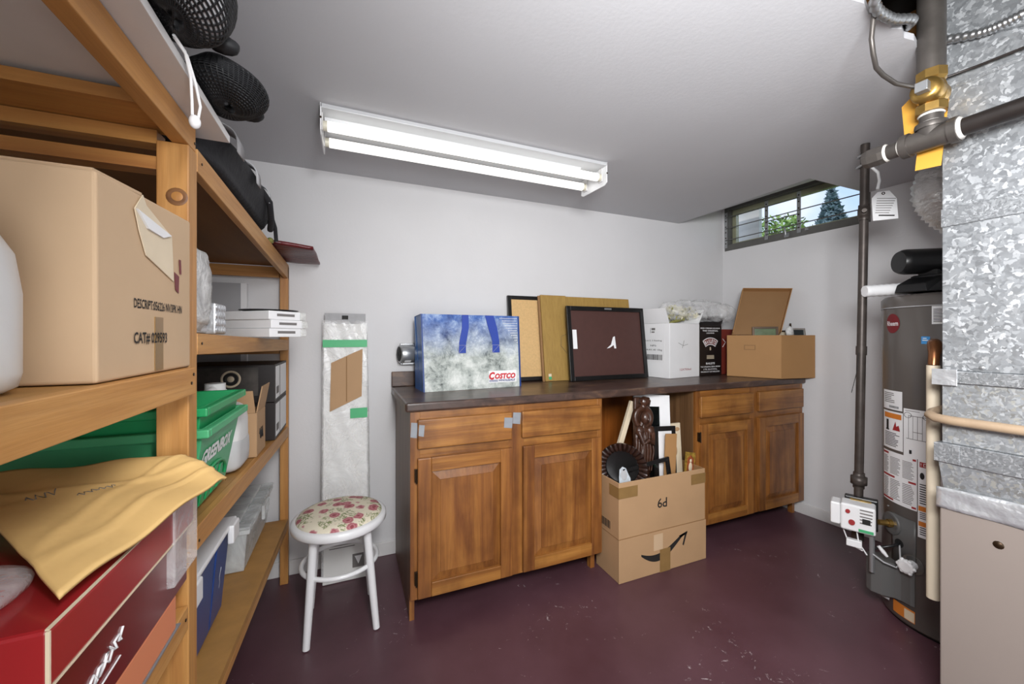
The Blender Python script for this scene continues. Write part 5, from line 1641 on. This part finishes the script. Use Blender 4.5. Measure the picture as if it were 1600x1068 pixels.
def cp(deg, z, lift=.0012):
    a = math.radians(deg)
    return Vector((wx + (wr + lift) * math.cos(a), wy + (wr + lift) * math.sin(a), z))
def patch(mb, a0, a1, z0, z1, lift=.0012, mat=0, rc=0):
    n = max(2, int(abs(a1 - a0) / 2.5))
    v = [cp(a0 + (a1 - a0) * i / n, z, lift) for z in (z0, z1) for i in range(n + 1)]
    return mb.add(v, [(i, i + 1, n + 2 + i, n + 1 + i) for i in range(n)], mat=mat, smooth=True)
DEG = 180 / PI / wr
def on_tank(mb, s, size, deg, z, width=None, bold=0, lift=.0022, mat=0):
    return mb.text(s, size, None, bold, 0, mat, width, fn=lambda x, y: cp(deg + x * DEG, z + y, lift))
def lines(mb, a0, a1, z0, z1, n, seed, lift=.002, mat=0):
    r = random.Random(seed)
    dz = (z1 - z0) / n
    for i in range(n):
        patch(mb, a0, a0 + (a1 - a0) * r.uniform(.7, 1), z0 + dz * i + dz * .3, z0 + dz * i + dz * .72, lift, mat)
    return mb
def label(name, a0, a1, z0, z1, lab=None):
    return part(name, patch(MB(), a0, a1, z0, z1), M['paper'], t, label=lab)

# maker's oval
n = 28
b = MB().add([cp(146.5, 1.27, .0012)] + [cp(146.5 + .040 * math.cos(i * 2 * PI / n) * DEG * .9, 1.27 + .042 * math.sin(i * 2 * PI / n), .0014) for i in range(n)], [(0, i + 1, (i + 1) % n + 1) for i in range(n)])
em = part('maker_emblem', b, M['darkred'], t, label='dark red round emblem')
part('emblem_lettering', on_tank(MB(), 'Rheem', .02, 146.5, 1.27, .058, .01), M['paper'], em)
sd = part('energy_sticker', patch(MB(), 176.2, 183, 1.184, 1.214), M['blueprint'], t, label='blue energy sticker')
part('sticker_mark', patch(patch(MB(), 177.2, 181.6, 1.197, 1.2005, .002), 177.5, 180.5, 1.205, 1.208, .002), M['paper'], sd, kind='stuff')
l = label('text_label', 184.3, 200, 1.263, 1.337)
part('print_lines', lines(MB(), 185.5, 199, 1.27, 1.325, 9, 1), M['ink'], l, kind='stuff')
l = label('rating_label', 130, 158.8, .898, .98)
part('print_lines', lines(MB(), 133, 150, .925, .972, 6, 2), M['inkgrey'], l, kind='stuff')
b = MB()
for i in range(14):
    patch(b, 142 + i * .95, 142.5 + i * .95, .905, .915, .002)
part('barcode', b, M['ink'], l, kind='stuff')
l = label('warning_label', 130, 159.5, .728, .89)
part('orange_band', patch(MB(), 133, 158, .860, .882, .002), M['orange'], l)
part('red_flame', MB().add([cp(147, .81, .002), cp(156.5, .81, .002), cp(155, .835, .002), cp(152, .828, .002), cp(151, .85, .002), cp(149, .83, .002)], [(0, 1, 2, 3, 4, 5)]), M['red'], l)
part('print_lines', lines(patch(patch(MB(), 137, 141, .812, .852, .002), 136.2, 141.8, .806, .812, .002), 134, 157, .738, .80, 9, 3), M['ink'], l, kind='stuff')
l = label('wiring_label', 160.2, 186, .714, .914)
b = MB()
for a in (165, 169, 173, 177, 181):
    patch(b, a, a + .4, .79, .885, .002)
for z, a0, a1 in ((.885, 165, 182), (.79, 163, 183), (.82, 169, 177), (.905, 162, 175)):
    patch(b, a0, a1, z, z + .0022, .002)
part('wiring_diagram', b, M['inkgrey'], l, kind='stuff')
b = MB()
for a, z in ((164.5, .888), (181, .888)):
    b.tube([cp(a + .013 * math.cos(k * PI / 8) * DEG, z + .011 * math.sin(k * PI / 8), .0022) for k in range(17)], .0008, 5)
b.tube([cp(167, .73, .002), cp(167, .745, .002)], .004, 8)
part('diagram_symbols', b, M['ink'], l, kind='stuff')
l = label('instruction_label', 130, 172.7, .50, .716)
b = MB()
for c0, c1 in ((132, 141), (143.5, 157), (159, 171)):
    lines(b, c0, c1, .62, .695, 13, c0)
    lines(b, c0, c1, .515, .60, 12, c0 + 1)
part('print_lines', b, M['inkgrey'], l, kind='stuff')
b = MB()
for z, a0, a1 in ((.702, 131, 141), (.702, 169, 172), (.606, 131, 150), (.606, 165, 172), (.506, 131, 148), (.506, 168, 172)):
    patch(b, a0, a1, z, z + .008, .002)
part('red_bars', b, M['red'], l, kind='stuff')
l = label('danger_label', 173.4, 196, .40, .714)
part('red_band', patch(MB(), 175, 195, .685, .706, .002), M['red'], l)
part('lettering', on_tank(MB(), '! DANGER', .013, 185, .6955, .068, .01, .0028), M['paper'], l)
b = MB()
lines(b, 175, 194, .535, .62, 9, 5)
lines(b, 175, 194, .475, .505, 4, 6)
lines(b, 175, 194, .41, .445, 4, 7)
part('print_lines', b, M['ink'], l, kind='stuff')
part('pictograms', MB().add([cp(177 + 1.9 * math.cos(i * PI / 6), .65 + .014 * math.sin(i * PI / 6), .002) for i in range(12)], [tuple(range(12))]).add([cp(182 + 1.9 * math.cos(i * PI / 6), .65 + .014 * math.sin(i * PI / 6), .002) for i in range(12)], [tuple(range(12))]), M['ink'], l, kind='stuff')
part('orange_band', patch(MB(), 174, 195, .508, .528, .002), M['orange'], l)
part('orange_band', patch(MB(), 174, 195, .447, .466, .002), M['orange'], l)
l = part('caution_sticker', patch(MB(), 147.8, 171, .035, .085), M['orange'], t, label='orange caution sticker')
part('pale_field', patch(MB(), 161, 170.5, .038, .078, .002), M['cream'], l)
b = MB()
part('rivet', MB().tube([cp(139, .47, 0), cp(139, .47, .003)], .004, 8), M['steel'], t)
part('seam', MB().lathe([(wr + .0034, 1.336), (wr + .0042, 1.338), (wr + .0034, 1.340)], 48, T0, cap=False), M['greyfab'], t)
# raised access panel, dish, hole and drain valve
part('access_panel', patch(MB(), 146, 172, .255, .455, .0016), M['tankc'], t, solid=.003)
d = cp(146, .405, .001)
nv = Vector((math.cos(math.radians(146)), math.sin(math.radians(146)), 0))
X = frame(d, (-nv.y, nv.x, 0), (0, 0, 1))
ds = part('dish', MB(X).lathe([(.0, .002), (.03, .003), (.044, .007), (.047, .003), (.047, -.002)], 28, X), M['tankc'], t)
part('fitting', MB(X).lathe([(.017, 0), (.017, .016), (.012, .018), (.012, .05)], 8, X, smooth=False), M['brass'], ds)
gv = rotz((2.072, .985, .345), 24)
gb = part('gas_control', MB(gv).box(-.05, .035, -.055, .06, .02, .135), M['white'], t, .008, 3, label='white gas control box with red knobs')
part('control_back', MB(gv).box(.0355, .072, -.062, .05, .01, .145), M['black'], t, .004)
part('control_end', MB(gv).box(-.047, .03, .0605, .095, .035, .13), M['white'], gb, .006)
for y, z, r in ((.035, .105, .008), (.022, .06, .011)):
    part('red_knob', MB(gv).cyl((-.05, y, z), (-.058, y, z), r, 14), M['red'], gb)
sp = MB(gv)
for i in range(5):
    sp.box(-.0512, -.0502, -.046 + .001 * i, -.004, .118 - i * .014, .123 - i * .014)
part('print_lines', sp, M['inkgrey'], gb, kind='stuff')
part('black_print', MB(gv).box(-.0514, -.0503, -.038, -.012, .062, .085), M['ink'], gb)
part('green_mark', MB(gv).box(-.0514, -.0503, -.048, .0, .026, .038), M['greenpale'], gb)
part('yellow_edge', MB(gv).box(.02, .035, -.04, .03, .1352, .1362), M['gilt'], gb)
h = cp(156, .338, .002)
nh = Vector((math.cos(math.radians(156)), math.sin(math.radians(156)), 0))
X = frame(h, (-nh.y, nh.x, 0), (0, 0, 1))
part('cable_hole', MB(X).lathe([(0, .0015), (.014, .0015), (.0175, .003), (.0175, 0)], 22, X), M['dark'], t)
part('cable', MB().tube([h, h + Vector((-.05, .0, .0)), (2.085, .93, .305), (2.075, .95, .285)], .0055, 10), M['black'], t)
part('cable', MB().tube([h + Vector((0, 0, -.004)), (2.12, .865, .27), (2.10, .87, .25), (2.075, .90, .262), (2.07, .935, .28)], .0032, 8), M['greyfab'], t)
part('white_cord', MB().tube([(2.045, 1.02, .40), (2.04, 1.03, .36), (2.045, 1.015, .31), (2.055, .985, .285), (2.06, .965, .28)], .0028, 8), M['white'], t)
part('white_cord', MB().tube([(2.055, .985, .362), (2.05, .975, .31), (2.055, .962, .29), (2.058, .95, .27)], .0028, 8), M['white'], t)
part('cord_plug', MB(rotz((2.045, 1.035, .385), 24)).box(-.006, .006, -.008, .008, -.015, .015), M['black'], t)
part('cord_tag', MB(rotz((2.045, .985, .30), 24)).box(-.012, .012, -.022, .03, -.008, .022), M['white'], t, .003)
part('gas_tube', MB().cyl((2.075, .94, .20), (2.075, .94, .36), .0095, 14), M['steel'], t)
part('wire_nut', MB().tube([(2.08, .92, .32), (2.085, .905, .30), (2.09, .895, .285)], [.006, .008, .005], 10), M['white'], t)
# moulded cover low on the tank
def cov(z, k):
    out = []
    for a, l in ((131, .004), (137, .075), (142, .085), (147, .083), (152, .06), (156, .022), (160, .012), (168, .010), (171, .003)):
        out.append(cp(a, z, l * k))
    return out
lo_, hi_ = cov(.105, 1), cov(.25, 1)
n = len(lo_)
back_lo, back_hi = [cp(a, .105, .0005) for a in (131, 137, 142, 147, 152, 156, 160, 168, 171)], [cp(a, .25, .0005) for a in (131, 137, 142, 147, 152, 156, 160, 168, 171)]
b = MB().add(lo_ + hi_ + back_lo + back_hi, [(i + 1, i, n + i, n + i + 1) for i in range(n - 1)] + [(n + i + 1, n + i, 3 * n + i, 3 * n + i + 1) for i in range(n - 1)] + [(i, i + 1, 2 * n + i + 1, 2 * n + i) for i in range(n - 1)])
part('burner_cover', b, M['tankc'], t, .003)
part('cover_lug', MB().tube([cp(141, .10, .03), cp(143, .085, .03), cp(147, .08, .012)], .009, 10), M['greyfab'], t)
k = cp(169, .275, .0)
nk = Vector((math.cos(math.radians(172)), math.sin(math.radians(172)), 0))
X = frame(k, (-nk.y, nk.x, 0), (0, 0, 1))
part('knob_recess', MB(X).lathe([(0, .001), (.034, .001), (.038, .004), (.038, 0)], 24, X), M['tank'], t)
kn = part('drain_valve', MB(X).lathe([(.018, .0), (.018, .03), (.026, .032), (.028, .036), (.028, .046), (.02, .05), (0, .05)], 12, X, smooth=False), M['white'], t, label='white plastic drain valve')
for i in range(6):
    a = i * PI / 3
    part('knob_lobe', MB(X).ball((.026 * math.cos(a), .026 * math.sin(a), .041), (.008, .008, .007), 10, 8), M['white'], kn)
# blower on the top
bl = part('blower_housing', MB().box(2.225, 2.42, .74, .88, 1.399, 1.475), M['black'], t, .012)
part('blower_ramp', MB().hexa([(2.165, .80, 1.40), (2.224, .76, 1.40), (2.224, .88, 1.40), (2.165, .905, 1.40)], [(2.175, .81, 1.435), (2.224, .76, 1.465), (2.224, .88, 1.465), (2.175, .90, 1.435)]), M['black'], t, .004)
part('blower_label', MB().box(2.2235, 2.2245, .80, .82, 1.425, 1.455), M['paper'], bl)
part('motor', MB().tube([(2.19, .90, 1.535), (2.20, .893, 1.535), (2.21, .886, 1.535), (2.36, .78, 1.535), (2.40, .75, 1.535)], [.045, .052, .054, .054, .05], 26), M['black'], t, label='black blower motor')
part('motor_foot', MB().box(2.25, 2.33, .80, .86, 1.475, 1.495), M['black'], t)
fx = MB()
part('blower_coil', MB().tube([(2.222 + .002, .79 + .022 * math.cos(a * PI / 8), 1.44 + .022 * math.sin(a * PI / 8)) for a in range(17)], .004, 8), M['ink'], t)
part('vent_hose', MB().tube([(2.115 + .0105 * i * .9, .985 - .011 * i * .62, 1.415 + .0006 * i) for i in range(18)], [.027 if i % 2 else .0245 for i in range(18)], 18), M['white'], t, label='white ribbed plastic hose')
vp = Vector((2.132, .762, 1.175))
tp = part('relief_valve', MB().tube([vp + Vector((0, 0, 0)), (2.06, .735, 1.178), (1.98, .705, 1.178)], .016, 12), M['copper'], t)

# foil flue
t = thing('foil_duct', 'crinkled flexible foil duct bending down behind the galvanized duct', 'duct', (2.35, .82, 1.65))
pts, rad = [], []
ctrl = [Vector(p) for p in ((2.52, .66, 2.03), (2.40, .79, 1.965), (2.355, .835, 1.85), (2.39, .80, 1.75), (2.47, .72, 1.68))]
for i in range(61):
    s = i / 60 * (len(ctrl) - 1)
    k = min(int(s), len(ctrl) - 2)
    f = s - k
    p0, p1, p2, p3 = ctrl[max(k - 1, 0)], ctrl[k], ctrl[k + 1], ctrl[min(k + 2, len(ctrl) - 1)]
    pts.append(.5 * ((2 * p1) + (p2 - p0) * f + (2 * p0 - 5 * p1 + 4 * p2 - p3) * f * f + (3 * p1 - p0 - 3 * p2 + p3) * f ** 3))
    rad.append((.089, .080, .086, .077)[i % 4])
part('foil_tube', MB().tube(pts, rad, 28), M['flex'], t)

# ------------------------------------------------------------------ furnace
FX, FY0, FY1, FX1 = 1.66, -.15, .586, 2.10
t = thing('furnace', 'grey furnace cabinet with galvanized duct rising to the ceiling at the right edge', 'furnace', (1.85, .2, 0))
part('cabinet', MB().box(FX, FX1, FY0, FY1, 0, .70), M['furn'], t, .004)
part('screw', MB().lathe([(0, .003), (.009, .0025), (.011, 0)], 12, frame((FX, .47, .635), (0, -1, 0), (0, 0, 1))), M['hinge'], t)
part('foil_tape', MB().grid(lambda u, v: (FX - .0035 - .0022 * math.sin(19 * u + 7 * v) * math.sin(11 * u) , FY1 + .006 - .62 * u, .695 + .062 * v + .008 * math.sin(5 * u) - .018 * u * (1 - v)), 50, 6), M['foil'], t, solid=.002, label='wrinkled silver foil tape')
part('transition', MB().hexa([(FX + .012, FY0 + .02, .7005), (FX1 - .03, FY0 + .02, .7005), (FX1 - .03, FY1 - .012, .7005), (FX + .012, FY1 - .012, .7005)],
     [(FX - .002, FY0, .834), (FX1 - .01, FY0, .834), (FX1 - .01, FY1 + .002, .834), (FX - .002, FY1 + .002, .834)]), M['galv2'], t)
part('lower_flange', MB().box(FX - .009, FX1, FY0, FY1 + .007, .8345, .893), M['galvband'], t, .002)
part('flange_corner', MB().box(FX - .011, FX - .0092, FY1 - .045, FY1 + .009, .836, .892), M['galvband'], t, .001)
part('middle_plenum', MB().box(FX + .003, FX1 - .01, FY0, FY1 - .004, .8935, 1.075), M['galv2'], t, .002)
part('upper_flange', MB().box(FX - .007, FX1, FY0, FY1 + .004, 1.0755, 1.112), M['galvband'], t, .002)
part('flange_corner', MB().box(FX - .0105, FX - .0073, FY1 - .04, FY1 + .014, 1.068, 1.116), M['foil'], t, .001)
part('upper_duct', MB().box(FX + .004, FX1 - .01, FY0, FY1 - .004, 1.1125, 2.30), M['galv'], t, .002)
part('duct_cleat', MB().box(FX - .002, FX + .0035, FY0, FY1 - .003, 1.545, 1.60), M['galvband'], t, .002)
part('duct_seam', MB().box(FX + .001, FX + .0035, FY0, FY1 - .02, 1.955, 1.966), M['galvband'], t, .001)
part('duct_bracket', MB().hexa([(FX - .012, .40, 2.035), (FX + .003, .40, 2.035), (FX + .003, .56, 2.09), (FX - .012, .56, 2.09)], [(FX - .012, .40, 2.05), (FX + .003, .40, 2.05), (FX + .003, .56, 2.105), (FX - .012, .56, 2.105)]), M['galvband'], t)
part('duct_screw', MB().lathe([(0, .005), (.006, .004), (.008, 0)], 10, frame((FX + .0035, .50, 1.125), (0, -1, 0), (0, 0, 1))), M['steel'], t)
t = thing('drain_pipe', 'beige plastic drain pipe standing between the furnace and the water heater', 'pipe', (1.79, .645, .36))
part('pipe', MB().cyl((1.757, .635, .36), (1.757, .635, 1.12), .0165, 18), M['pvc'], t)
part('elbow', MB().tube([(1.759, .635, 1.12), (1.764, .635, 1.155), (1.785, .64, 1.182), (1.82, .655, 1.19), (1.9, .682, 1.18), (1.975, .704, 1.178)], [.0135, .014, .0195, .018, .016, .016], 14), M['copper'], t, label='copper elbow and relief line')
t = thing('condensate_pipe', 'brown-stained plastic pipe looping across the furnace plenum in front of the drain pipe', 'pipe', (1.63, .5, .98))
part('pipe', MB().tube([(1.80, .60, .985), (1.74, .612, .98), (1.69, .612, .976), (1.655, .605, .972), (1.637, .585, .968), (1.634, .55, .966), (1.634, .45, .966), (1.634, .1, .97)], .0135, 14), M['pvcb'], t)
